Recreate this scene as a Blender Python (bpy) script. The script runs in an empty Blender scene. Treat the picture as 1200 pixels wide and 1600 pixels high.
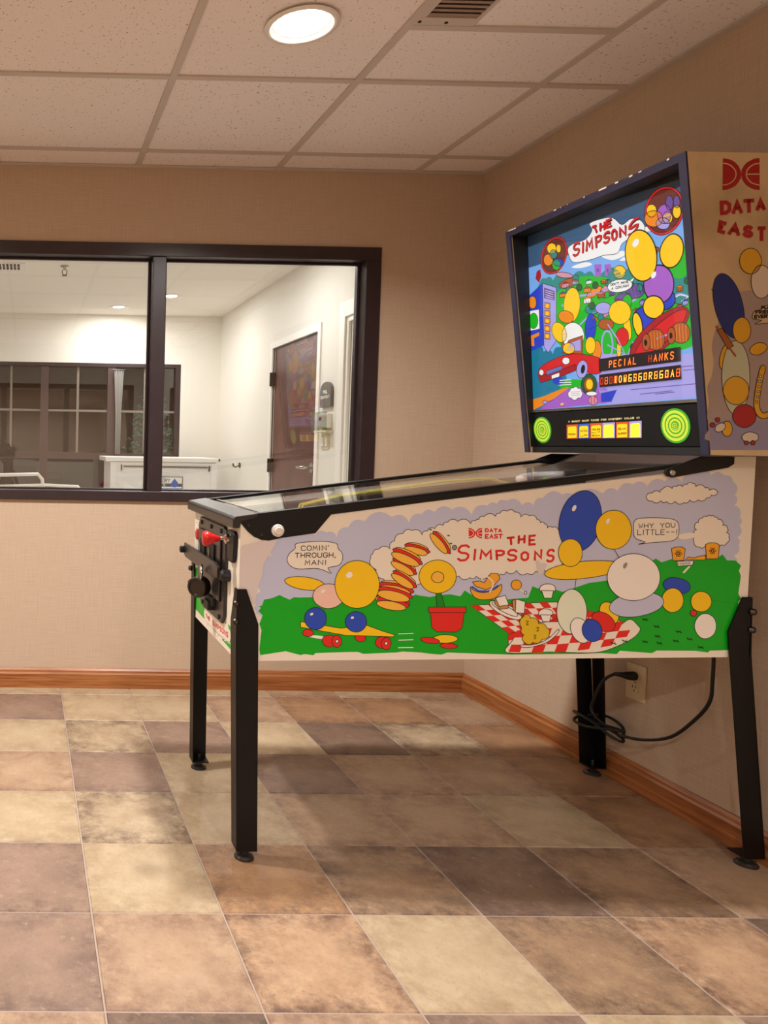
import bpy, math, random
from mathutils import Vector, Matrix
from mathutils.geometry import tessellate_polygon
random.seed(7)
SC = bpy.context.scene
COL = SC.collection
# ------------------------------------------------------------------ camera, world, light, exposure
cd = bpy.data.cameras.new('camera'); cam = bpy.data.objects.new('camera', cd); COL.objects.link(cam); SC.camera = cam
cd.sensor_fit = 'HORIZONTAL'; cd.sensor_width = 36.0
cd.lens = 1176.64 / 1200 * 36.0
cd.shift_x = (600 - 56.70) / 1200; cd.shift_y = (748.32 - 800) / 1200
cd.clip_start = 0.02
def cam_matrix(yaw, pitch, roll, loc):
    f = Vector((math.sin(yaw) * math.cos(pitch), math.cos(yaw) * math.cos(pitch), math.sin(pitch)))
    r = f.cross(Vector((0, 0, 1))).normalized(); u = r.cross(f)
    c, s = math.cos(roll), math.sin(roll)
    r2 = r * c + u * s; u2 = u * c - r * s
    m = Matrix((r2, u2, -f)).transposed().to_4x4(); m.translation = loc
    return m
cam.matrix_world = cam_matrix(math.radians(0.74839), math.radians(-2.61003), math.radians(0.93005), Vector((-0.16945, -3.2784, 1.0991)))
w = bpy.data.worlds.new('night'); SC.world = w; w.use_nodes = True
w.node_tree.nodes['Background'].inputs[0].default_value = (0.02, 0.025, 0.04, 1)
w.node_tree.nodes['Background'].inputs[1].default_value = 0.25
SC.view_settings.view_transform = 'Standard'; SC.view_settings.look = 'None'
SC.view_settings.exposure = 0.0; SC.view_settings.gamma = 1.0; SC.view_settings.use_curve_mapping = False
try: SC.cycles.use_denoising = True
except Exception: pass
SC.cycles.max_bounces = 12; SC.cycles.diffuse_bounces = 5; SC.cycles.transparent_max_bounces = 16
SC.cycles.sample_clamp_indirect = 4.0
MAIN_W, MAIN_C, MAIN_SPREAD = 31.0, (1.0, 0.975, 0.94), math.radians(146)
FAR_W, FAR_C = 13.0, (1.0, 0.985, 0.955)

# ------------------------------------------------------------------ helpers
def lin(c):
    if isinstance(c, str): c = [int(c[i:i + 2], 16) / 255 for i in (0, 2, 4)]
    return tuple((x / 12.92 if x <= 0.04045 else ((x + 0.055) / 1.055) ** 2.4) for x in c)
MATS = {}
def mat(name, col, rough=0.5, metal=0.0, spec=0.5, noise=None, bump=None, coat=0.0):
    """noise=(scale, colour2, contrast lo, hi, detail), bump=(scale, strength)"""
    m = bpy.data.materials.new(name); m.use_nodes = True; nt = m.node_tree
    b = nt.nodes['Principled BSDF']
    c = lin(col) + (1,)
    b.inputs['Base Color'].default_value = c; b.inputs['Roughness'].default_value = rough
    b.inputs['Metallic'].default_value = metal; b.inputs['Specular IOR Level'].default_value = spec
    b.inputs['Coat Weight'].default_value = coat
    if noise or bump:
        tc = nt.nodes.new('ShaderNodeTexCoord')
    if noise:
        n = nt.nodes.new('ShaderNodeTexNoise'); n.inputs['Scale'].default_value = noise[0]; n.inputs['Detail'].default_value = noise[4] if len(noise) > 4 else 4
        nt.links.new(tc.outputs['Object'], n.inputs['Vector'])
        r = nt.nodes.new('ShaderNodeValToRGB'); r.color_ramp.elements[0].position = noise[2]; r.color_ramp.elements[1].position = noise[3]
        r.color_ramp.elements[0].color = c; r.color_ramp.elements[1].color = lin(noise[1]) + (1,)
        nt.links.new(n.outputs['Fac'], r.inputs['Fac']); nt.links.new(r.outputs['Color'], b.inputs['Base Color'])
    if bump:
        n2 = nt.nodes.new('ShaderNodeTexNoise'); n2.inputs['Scale'].default_value = bump[0]; n2.inputs['Detail'].default_value = 3
        nt.links.new(tc.outputs['Object'], n2.inputs['Vector'])
        bp = nt.nodes.new('ShaderNodeBump'); bp.inputs['Strength'].default_value = bump[1]; bp.inputs['Distance'].default_value = 0.002
        nt.links.new(n2.outputs['Fac'], bp.inputs['Height']); nt.links.new(bp.outputs['Normal'], b.inputs['Normal'])
    MATS[name] = m
    return m
def emis(name, col, strength):
    m = bpy.data.materials.new(name); m.use_nodes = True; nt = m.node_tree
    b = nt.nodes['Principled BSDF']; c = lin(col) + (1,)
    b.inputs['Base Color'].default_value = tuple(x * 0.3 for x in c[:3]) + (1,); b.inputs['Roughness'].default_value = 0.5
    b.inputs['Emission Color'].default_value = c; b.inputs['Emission Strength'].default_value = strength
    MATS[name] = m
    return m
def glass_mat(name, tint=(1, 1, 1), refl=1.0):
    m = bpy.data.materials.new(name); m.use_nodes = True; nt = m.node_tree; nt.nodes.clear()
    N = nt.nodes.new; L = nt.links.new
    out = N('ShaderNodeOutputMaterial'); mix = N('ShaderNodeMixShader'); tr = N('ShaderNodeBsdfTransparent'); gl = N('ShaderNodeBsdfGlossy')
    tr.inputs[0].default_value = tint + (1,); gl.inputs['Roughness'].default_value = 0.0; gl.inputs['Color'].default_value = (1, 1, 1, 1)
    lw = N('ShaderNodeLayerWeight'); lw.inputs['Blend'].default_value = 0.5
    p = N('ShaderNodeMath'); p.operation = 'POWER'; p.inputs[1].default_value = 5.0
    L(lw.outputs['Facing'], p.inputs[0])
    mu = N('ShaderNodeMath'); mu.operation = 'MULTIPLY_ADD'; mu.inputs[1].default_value = 0.9 * refl; mu.inputs[2].default_value = 0.045 * refl
    L(p.outputs[0], mu.inputs[0]); L(mu.outputs[0], mix.inputs[0]); L(tr.outputs[0], mix.inputs[1]); L(gl.outputs[0], mix.inputs[2])
    L(mix.outputs[0], out.inputs[0])
    MATS[name] = m
    return m

class MB:
    """collects faces, builds ONE mesh object"""
    def __init__(s): s.v = []; s.f = []; s.m = []; s.mi = 0; s.sm = []; s.smooth = False
    def add(s, verts, faces):
        o = len(s.v); s.v += [tuple(p) for p in verts]
        for f in faces: s.f.append([i + o for i in f]); s.m.append(s.mi); s.sm.append(s.smooth)
        return s
    def box(s, x0, x1, y0, y1, z0, z1, ch=0.0):
        if ch <= 0:
            v = [(x, y, z) for z in (z0, z1) for y in (y0, y1) for x in (x0, x1)]
            return s.add(v, [(0, 2, 3, 1), (4, 5, 7, 6), (0, 1, 5, 4), (2, 6, 7, 3), (0, 4, 6, 2), (1, 3, 7, 5)])
        c = ch; v = []
        for (z, k) in ((z0, 1), (z0 + c, 0), (z1 - c, 0), (z1, 1)):
            a = c if k else 0
            v += [(x0 + a, y0 + c, z), (x0 + c, y0 + a, z), (x1 - c, y0 + a, z), (x1 - a, y0 + c, z), (x1 - a, y1 - c, z), (x1 - c, y1 - a, z), (x0 + c, y1 - a, z), (x0 + a, y1 - c, z)]
        f = [tuple(reversed(range(8))), tuple(range(24, 32))]
        for r in range(3):
            for i in range(8): f.append((r * 8 + i, r * 8 + (i + 1) % 8, r * 8 + 8 + (i + 1) % 8, r * 8 + 8 + i))
        return s.add(v, f)
    def prism(s, poly, axis, a, b):
        """poly: 2D loop; axis 'y': (x,z), axis 'x': (y,z), axis 'z': (x,y)"""
        def P(p, t): return {'y': (p[0], t, p[1]), 'x': (t, p[0], p[1]), 'z': (p[0], p[1], t)}[axis]
        n = len(poly); v = [P(p, a) for p in poly] + [P(p, b) for p in poly]
        tri = tessellate_polygon([[Vector((p[0], p[1], 0)) for p in poly]])
        f = [tuple(t) for t in tri] + [tuple(i + n for i in reversed(t)) for t in tri]
        f += [(i, (i + 1) % n, (i + 1) % n + n, i + n) for i in range(n)]
        return s.add(v, f)
    def tube(s, pts, r, n=8, closed=False):
        pts = [Vector(p) for p in pts]; k = len(pts); rr = r if isinstance(r, (list, tuple)) else [r] * k
        prev = None; v = []
        for i, p in enumerate(pts):
            a = pts[i - 1] if (i > 0 or closed) else p; b = pts[(i + 1) % k] if (i < k - 1 or closed) else p
            d = (b - a).normalized() if (b - a).length > 1e-9 else Vector((0, 0, 1))
            if prev is None: prev = d.orthogonal().normalized()
            u = (prev - d * prev.dot(d)); u = u.normalized() if u.length > 1e-6 else d.orthogonal().normalized()
            prev = u; q = d.cross(u)
            for j in range(n):
                t = 2 * math.pi * j / n; v.append(p + (u * math.cos(t) + q * math.sin(t)) * rr[i])
        f = []
        for i in range(k if closed else k - 1):
            for j in range(n): f.append((i * n + j, i * n + (j + 1) % n, ((i + 1) % k) * n + (j + 1) % n, ((i + 1) % k) * n + j))
        if not closed: f += [tuple(reversed(range(n))), tuple(range((k - 1) * n, k * n))]
        return s.add(v, f)
    def lathe(s, c, prof, axis='z', n=20):
        """prof: (radius, height along axis) pairs"""
        v = []
        for r, h in prof:
            for j in range(n):
                t = 2 * math.pi * j / n; a, b = r * math.cos(t), r * math.sin(t)
                v.append({'z': (c[0] + a, c[1] + b, c[2] + h), 'x': (c[0] + h, c[1] + a, c[2] + b), 'y': (c[0] + a, c[1] + h, c[2] + b)}[axis])
        k = len(prof); f = []
        for i in range(k - 1):
            for j in range(n): f.append((i * n + j, i * n + (j + 1) % n, (i + 1) * n + (j + 1) % n, (i + 1) * n + j))
        f += [tuple(reversed(range(n))), tuple(range((k - 1) * n, k * n))]
        return s.add(v, f)
    def mesh(s, name, mats):
        me = bpy.data.meshes.new(name); me.from_pydata(s.v, [], s.f)
        for m in (mats if isinstance(mats, (list, tuple)) else [mats]): me.materials.append(MATS[m] if isinstance(m, str) else m)
        me.polygons.foreach_set('material_index', s.m); me.polygons.foreach_set('use_smooth', s.sm)
        me.update(); me.validate()
        return me
    def build(s, name, mats, parent=None, bevel=0.0, smooth=False):
        if smooth: s.sm = [True] * len(s.f)
        o = bpy.data.objects.new(name, s.mesh(name, mats)); COL.objects.link(o)
        # consistent normals
        import bmesh
        bm = bmesh.new(); bm.from_mesh(o.data); bmesh.ops.recalc_face_normals(bm, faces=bm.faces); bm.to_mesh(o.data); bm.free()
        if bevel:
            mo = o.modifiers.new('bevel', 'BEVEL'); mo.width = bevel; mo.segments = 2; mo.limit_method = 'ANGLE'; mo.angle_limit = math.radians(40)
        if parent: o.parent = parent
        return o
def thing(name, label, cat, loc=(0, 0, 0), rz=0.0, group=None):
    o = bpy.data.objects.new(name, None); o.empty_display_size = 0.1; COL.objects.link(o)
    o.location = loc; o.rotation_euler = (0, 0, rz); o['label'] = label; o['category'] = cat
    if group: o['group'] = group
    return o
def tag(o, label, cat, group=None):
    o['label'] = label; o['category'] = cat
    if group: o['group'] = group
    return o
def struct(o): o['kind'] = 'structure'; return o
def place(name, me, loc, parent, rz=0.0):
    o = bpy.data.objects.new(name, me); COL.objects.link(o); o.location = loc; o.rotation_euler = (0, 0, rz); o.parent = parent
    return o

# ------------------------------------------------------------------ flat print (lettering, artwork)
FONT = {'A': '0,0 2,6 4,0;.8,2.2 3.2,2.2', 'B': '0,0 0,6 2.6,6 3.6,5 3.6,4 2.6,3 0,3;2.6,3 4,2.2 4,.9 2.8,0 0,0', 'C': '4,5 3,6 1,6 0,4.8 0,1.2 1,0 3,0 4,1',
 'D': '0,0 0,6 2.4,6 4,4.6 4,1.4 2.4,0 0,0', 'E': '4,0 0,0 0,6 4,6;0,3 3.2,3', 'F': '0,0 0,6 4,6;0,3 3,3', 'G': '4,5 3,6 1,6 0,4.8 0,1.2 1,0 3,0 4,1 4,2.8 2.4,2.8',
 'H': '0,0 0,6;4,0 4,6;0,3 4,3', 'I': '2,0 2,6', 'K': '0,0 0,6;4,6 0,2.6;1.4,3.6 4,0', 'L': '0,6 0,0 4,0', 'M': '0,0 .3,6 2,2.2 3.7,6 4,0', 'N': '0,0 0,6 4,0 4,6',
 'O': '1.2,0 0,1.4 0,4.6 1.2,6 2.8,6 4,4.6 4,1.4 2.8,0 1.2,0', 'P': '0,0 0,6 2.8,6 4,5.2 4,3.8 2.8,2.8 0,2.8', 'Q': '1.2,0 0,1.4 0,4.6 1.2,6 2.8,6 4,4.6 4,1.4 2.8,0 1.2,0;2.5,1.5 4,0',
 'R': '0,0 0,6 2.8,6 4,5.2 4,3.8 2.8,2.8 0,2.8;1.8,2.8 4,0', 'S': '4,5.2 3,6 1,6 0,5 0,4 1,3.2 3,2.8 4,2 4,1 3,0 1,0 0,.8', 'T': '0,6 4,6;2,6 2,0', 'U': '0,6 0,1.2 1,0 3,0 4,1.2 4,6',
 'V': '0,6 2,0 4,6', 'W': '0,6 1,0 2,4 3,0 4,6', 'X': '0,0 4,6;0,6 4,0', 'Y': '0,6 2,3 4,6;2,3 2,0', "'": '2,6 1.7,4.6', ',': '2,.5 1.5,-1', '.': '2,.3 2,0', '!': '2,6 2,1.8;2,.5 2,0',
 '-': '.5,3 3.5,3', '0': '0,0 0,6 4,6 4,0 0,0', '5': '3.8,6 .4,6 .2,3.4 2.6,3.6 4,2.6 4,1 2.8,0 .2,.2', '6': '4,6 0,6 0,0 4,0 4,3 0,3', '8': '0,0 0,6 4,6 4,0 0,0;0,3 4,3'}
NARROW = set("I'!.,")
def smooth_loop(p, kind):
    n = len(p)
    if kind == 'S':
        out = []
        for i in range(n):
            a, b, c, d = p[i - 1], p[i], p[(i + 1) % n], p[(i + 2) % n]
            for k in range(4):
                t = k / 4; t2 = t * t; t3 = t2 * t
                out.append(tuple(0.5 * (2 * b[j] + (c[j] - a[j]) * t + (2 * a[j] - 5 * b[j] + 4 * c[j] - d[j]) * t2 + (3 * b[j] - a[j] - 3 * c[j] + d[j]) * t3) for j in (0, 1)))
        return out
    if kind == 'B':
        A = sum(p[i][0] * p[(i + 1) % n][1] - p[(i + 1) % n][0] * p[i][1] for i in range(n)); s = 1 if A > 0 else -1
        out = []
        for i in range(n):
            b, c = p[i], p[(i + 1) % n]; dx, dy = c[0] - b[0], c[1] - b[1]
            for k in range(5):
                t = k / 5; h = 0.26 * 4 * t * (1 - t)
                out.append((b[0] + dx * t + s * dy * h, b[1] + dy * t - s * dx * h))
        return out
    return p
def smooth_line(p):
    out = []
    for i in range(len(p) - 1):
        a, b, c, d = p[max(i - 1, 0)], p[i], p[i + 1], p[min(i + 2, len(p) - 1)]
        for k in range(4):
            t = k / 4; t2 = t * t; t3 = t2 * t
            out.append(tuple(0.5 * (2 * b[j] + (c[j] - a[j]) * t + (2 * a[j] - 5 * b[j] + 4 * c[j] - d[j]) * t2 + (3 * b[j] - a[j] - 3 * c[j] + d[j]) * t3) for j in (0, 1)))
    return out + [p[-1]]
class Print:
    def __init__(s, to3d): s.mb = MB(); s.names = []; s.to3d = to3d
    def col(s, c):
        if c not in s.names: s.names.append(c)
        s.mb.mi = s.names.index(c)
    def fill(s, layer, c, p):
        s.col(c)
        tri = tessellate_polygon([[Vector((q[0], q[1], 0)) for q in p]])
        s.mb.add([s.to3d(q[0], q[1], layer) for q in p], [tuple(t) for t in tri])
    def stroke(s, layer, c, wd, p, closed=False, caps=True):
        s.col(c); n = len(p); h = wd / 2
        if closed and math.hypot(p[0][0] - p[-1][0], p[0][1] - p[-1][1]) < 1e-6: p = p[:-1]; n -= 1
        v = []
        for i in range(n):
            a = p[i - 1] if (i > 0 or closed) else None; b = p[(i + 1) % n] if (i < n - 1 or closed) else None
            d1 = (p[i][0] - a[0], p[i][1] - a[1]) if a else (b[0] - p[i][0], b[1] - p[i][1])
            d2 = (b[0] - p[i][0], b[1] - p[i][1]) if b else d1
            l1 = math.hypot(*d1) or 1; l2 = math.hypot(*d2) or 1
            n1 = (-d1[1] / l1, d1[0] / l1); n2 = (-d2[1] / l2, d2[0] / l2)
            m = (n1[0] + n2[0], n1[1] + n2[1]); lm = math.hypot(*m)
            if lm < 0.3: m, k = n1, h
            else:
                m = (m[0] / lm, m[1] / lm); k = h / max(0.55, m[0] * n1[0] + m[1] * n1[1])
            v += [s.to3d(p[i][0] + m[0] * k, p[i][1] + m[1] * k, layer), s.to3d(p[i][0] - m[0] * k, p[i][1] - m[1] * k, layer)]
        s.mb.add(v, [(2 * i, 2 * ((i + 1) % n), 2 * ((i + 1) % n) + 1, 2 * i + 1) for i in range(n if closed else n - 1)])
        if caps and not closed:
            for q in (p[0], p[-1]):
                s.mb.add([s.to3d(q[0] + h * math.cos(t * math.pi / 4), q[1] + h * math.sin(t * math.pi / 4), layer) for t in range(8)], [tuple(range(8))])
    def text(s, layer, c, wd, txt, o, u, v):
        bold = txt.startswith('*'); txt = txt.lstrip('*')
        adv = []; x = 0.0
        for ch in txt:
            cw = 1.4 if ch in NARROW else 4.0
            adv.append((x, cw)); x += cw + (2.2 if bold else 1.7)
        tot = max(x - (2.2 if bold else 1.7), 0.1)
        lu = math.hypot(*u); lv = math.hypot(*v); iu = wd * 0.5 / lu if lu > wd * 1.5 else 0; iv = wd * 0.5 / lv if lv > wd * 1.5 else 0
        for ch, (x, cw) in zip(txt, adv):
            if ch not in FONT: continue
            for st in FONT[ch].split(';'):
                pts = []
                for q in st.split():
                    a, b = map(float, q.split(','))
                    if ch in NARROW: a = a - 2 + 0.7
                    fa = (x + a) / tot; fb = b / 6.0
                    if len(txt) == 1 and ch == 'I': fa = 0.5
                    fa = iu + fa * (1 - 2 * iu); fb = iv + fb * (1 - 2 * iv)
                    pts.append((o[0] + u[0] * fa + v[0] * fb, o[1] + u[1] * fa + v[1] * fb))
                cl = len(pts) > 3 and pts[0] == pts[-1]
                if bold and not cl:                     # square ends for the heavy block letters
                    for e, f_ in ((0, 1), (-1, -2)):
                        dx, dy = pts[e][0] - pts[f_][0], pts[e][1] - pts[f_][1]; dl = math.hypot(dx, dy) or 1
                        if pts[e][1] - o[1] > 0.35 * v[1] and pts[e][1] - o[1] < 0.65 * v[1]: continue
                        pts[e] = (pts[e][0] + dx / dl * wd * 0.42, pts[e][1] + dy / dl * wd * 0.42)
                s.stroke(layer, c, wd, pts, closed=cl, caps=not bold)
    def run(s, data):
        for e in data:
            if e[0] == 'f':
                _, kind, layer, c, ol, fl = e
                p = [(fl[i], fl[i + 1]) for i in range(0, len(fl), 2)]
                p = [q for i, q in enumerate(p) if q != p[i - 1]]
                if len(p) < 3: continue
                p = smooth_loop(p, kind); s.fill(layer, c, p)
                if ol: s.stroke(layer + 0.5, s.ink, s.olw * ol, p, True)
            elif e[0] == 'l':
                _, kind, layer, c, wd, fl = e
                p = [(fl[i], fl[i + 1]) for i in range(0, len(fl), 2)]
                s.stroke(layer, c, wd, smooth_line(p) if kind == 'S' else p)
            else:
                _, t, layer, c, wd, q = e
                s.text(layer, c, wd, t, q[0:2], q[2:4], q[4:6])
        return s
    ink = 'black'; olw = 1.7
    def build(s, name, parent): return s.mb.build(name, s.names, parent)
EPS = 0.00013
def clip_poly(p, lo0, hi0, lo1, hi1):
    for ax, lim, sg in ((0, lo0, 1), (0, hi0, -1), (1, lo1, 1), (1, hi1, -1)):
        out = []
        for i in range(len(p)):
            a, b = p[i - 1], p[i]; ia = (a[ax] - lim) * sg >= 0; ib = (b[ax] - lim) * sg >= 0
            if ia != ib:
                t = (lim - a[ax]) / (b[ax] - a[ax]); out.append((a[0] + t * (b[0] - a[0]), a[1] + t * (b[1] - a[1])))
            if ib: out.append(b)
        p = out
        if len(p) < 3: return []
    return p
class ClipPrint(Print):
    lim = (-1e9, 1e9, -1e9, 1e9)
    def fill(s, layer, c, p):
        p = clip_poly(p, *s.lim)
        if len(p) >= 3: Print.fill(s, layer, c, p)
    def stroke(s, layer, c, wd, p, closed=False, caps=True):
        l0, h0, l1, h1 = s.lim; run = []; q = list(p) + ([p[0]] if closed else [])
        inside = [l0 < a[0] < h0 and l1 < a[1] < h1 for a in q]
        if all(inside): return Print.stroke(s, layer, c, wd, p, closed, caps)
        for a, ok in zip(q, inside):
            if ok: run.append(a)
            else:
                if len(run) > 1: Print.stroke(s, layer, c, wd, run)
                run = []
        if len(run) > 1: Print.stroke(s, layer, c, wd, run)
# ------------------------------------------------------------------ materials
def wall_paper():
    m = mat('wallpaper', 'c0a890', 0.8, spec=0.15); nt = m.node_tree; N = nt.nodes.new; L = nt.links.new; b = nt.nodes['Principled BSDF']
    tc = N('ShaderNodeTexCoord'); outs = []
    for sc in ((420, 420, 9), (10, 10, 420)):      # fine vertical and horizontal threads of the woven covering
        mp = N('ShaderNodeMapping'); mp.inputs['Scale'].default_value = sc; L(tc.outputs['Object'], mp.inputs['Vector'])
        n = N('ShaderNodeTexNoise'); n.inputs['Scale'].default_value = 1.0; n.inputs['Detail'].default_value = 2; L(mp.outputs[0], n.inputs['Vector']); outs.append(n.outputs['Fac'])
    a = N('ShaderNodeMath'); a.operation = 'ADD'; L(outs[0], a.inputs[0]); L(outs[1], a.inputs[1])
    r = N('ShaderNodeMapRange'); r.inputs['From Min'].default_value = 0.75; r.inputs['From Max'].default_value = 1.25; L(a.outputs[0], r.inputs['Value'])
    x = N('ShaderNodeMix'); x.data_type = 'RGBA'; x.inputs['A'].default_value = lin('bca58f') + (1,); x.inputs['B'].default_value = lin('c8b29b') + (1,); L(r.outputs[0], x.inputs['Factor']); L(x.outputs['Result'], b.inputs['Base Color'])
    bp = N('ShaderNodeBump'); bp.inputs['Strength'].default_value = 0.15; bp.inputs['Distance'].default_value = 0.001; L(a.outputs[0], bp.inputs['Height']); L(bp.outputs['Normal'], b.inputs['Normal'])
wall_paper()
mat('far_wall', 'e4dfd5', 0.55, bump=(60, 0.08)); mat('far_ceiling', 'ebe4d9', 0.7); mat('white_trim', 'efeae2', 0.4)

def oak(name, sc):
    m = mat(name, 'a0622f', 0.35); nt = m.node_tree; N = nt.nodes.new; L = nt.links.new; b = nt.nodes['Principled BSDF']
    tc = N('ShaderNodeTexCoord'); mp = N('ShaderNodeMapping'); mp.inputs['Scale'].default_value = sc; L(tc.outputs['Object'], mp.inputs['Vector'])
    n = N('ShaderNodeTexNoise'); n.inputs['Scale'].default_value = 1.0; n.inputs['Detail'].default_value = 7; n.inputs['Roughness'].default_value = 0.65; L(mp.outputs[0], n.inputs['Vector'])
    r = N('ShaderNodeValToRGB'); r.color_ramp.elements[0].position = 0.38; r.color_ramp.elements[1].position = 0.62
    r.color_ramp.elements[0].color = lin('83481f') + (1,); r.color_ramp.elements[1].color = lin('ad7040') + (1,)
    L(n.outputs['Fac'], r.inputs['Fac']); L(r.outputs['Color'], b.inputs['Base Color'])
oak('oak', (3, 60, 90)); oak('oak_side', (60, 3, 90))
mat('grid_white', 'c8bcb2', 0.6); mat('grout', 'a08f84', 0.85); mat('dark_frame', '2c1f22', 0.35, noise=(12, '33262a', 0.3, 0.7))
mat('black', '0b0a0a', 0.5); mat('black_metal', '080708', 0.42, spec=0.3); mat('black_paint', '0c0b0d', 0.42, spec=0.35); mat('charcoal', '2a2523', 0.33)
mat('steel', 'b8b2aa', 0.25, 1.0); mat('chrome', 'd8d8d8', 0.08, 1.0); mat('dark_steel', '4b4540', 0.35, 0.9); mat('white_plastic', 'eae4da', 0.35); mat('outlet_ivory', 'd9c9a6', 0.4)
mat('slot_dark', '181512', 0.7); mat('rubber', '0a0a0a', 0.55); mat('red_plastic', 'c01818', 0.3); mat('vent_grey', '9c8678', 0.6); mat('vent_back', '7a665a', 0.8)
mat('door_wood', '6b4238', 0.4, noise=(7, '55322b', 0.3, 0.7, 5)); mat('plaque', '6a655e', 0.5); mat('plaque_text', 'e5e0d5', 0.6)
mat('enamel', 'e9e6e2', 0.4); mat('navy_drop', '3b5fb5', 0.4); mat('sign_dark', '4b4b4b', 0.5); mat('leaf_green', '5cc096', 0.5); mat('stem_brown', '4a3a2a', 0.8)
mat('muntin', '7d7268', 0.5); mat('curtain_cloth', '85827c', 0.9); mat('camera_black', '030303', 0.6, spec=0.15); mat('night_wall', '4a423a', 0.9); mat('night_ground', '2a2a26', 0.95)
glass_mat('pane_glass', (0.97, 0.975, 0.975), 1.35); glass_mat('sign_glass', (0.97, 0.97, 0.97), 0.55); glass_mat('dark_glass', (0.80, 0.80, 0.80), 1.6); glass_mat('table_glass', (0.95, 0.96, 0.955), 0.8); glass_mat('cover_plastic', (0.9, 0.92, 0.88), 1.5)
# cabinet print colours
for n, c in dict(cream='f4ecdd', boxcream='c8b18e', sky='c8cdea', green='05b01d', green2='078f18', yellow='ffd01a', bun='fcc248', red='e62a22', blue='2a4fc4', pink='f6cabb', white='faf5ee', orange='f8b02c', tan='c89a5a',
     mustard='e6c224', pale='ebf2dc', grey='9a948e', leaf='3c8a3a', worn='ded4d2', boxgrey='a39391', violet='8f8aa8', yellow2='d7a51c', navy='1c2c7c', pale2='b9bfa4', white2='d5c8b8', dred='a31d1d', brown='9a5a1e', panelblack='0c0b0c').items():
    mat(n, c, 0.38, spec=0.4)
MATS['boxcream'] = mat('boxcream', 'cfb993', 0.5, noise=(5, '9a8468', 0.5, 0.8, 6))
GE = 0.72
for n, c in dict(sky='78aef0', white='f2f2f2', red='d8141c', teal='1f8a86', tealb='0f7a9c', green='12b81c', purple='a75fc8', violet='6a4a9a', yellow='fccb10', pink='d890a8', brown='b0561e', orange='f08a18', blue='2340c8', lav='a9a4ea',
     dred='a81020', maroon='6a2a20', tgreen='0f5a34', steel='8aa0c0', dark='101014').items():
    emis('e_' + n, c, GE if n != 'dark' else 0.1)
mat('u_sky', '3a5f86', 0.4)  # darker copy of the sky blue, for the strip the backlight misses
for n, c in dict(cream='d8c88a', orange='e0581c', blue='3a62c8', lav='b8a0e0', yellow='ffc814', lemon='fff03a').items(): emis('i_' + n, c, 1.0 if n in ('yellow', 'lemon') else 0.7)
mat('i_ink', '4a3000', 0.6); emis('led_hot', 'ffa83a', 2.6); emis('led', 'ff6a1e', 2.8); emis('led_dim', 'e03a1c', 0.9)
mat('display_black', '241c1e', 0.35); mat('display_frame', '2a1a1a', 0.4)
mat('speaker_green', '3aa828', 0.45); mat('speaker_lime', 'c8e23c', 0.45)
emis('lens', 'fff6e8', 30.0); emis('far_lens', 'fffaf0', 9.0)

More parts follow.
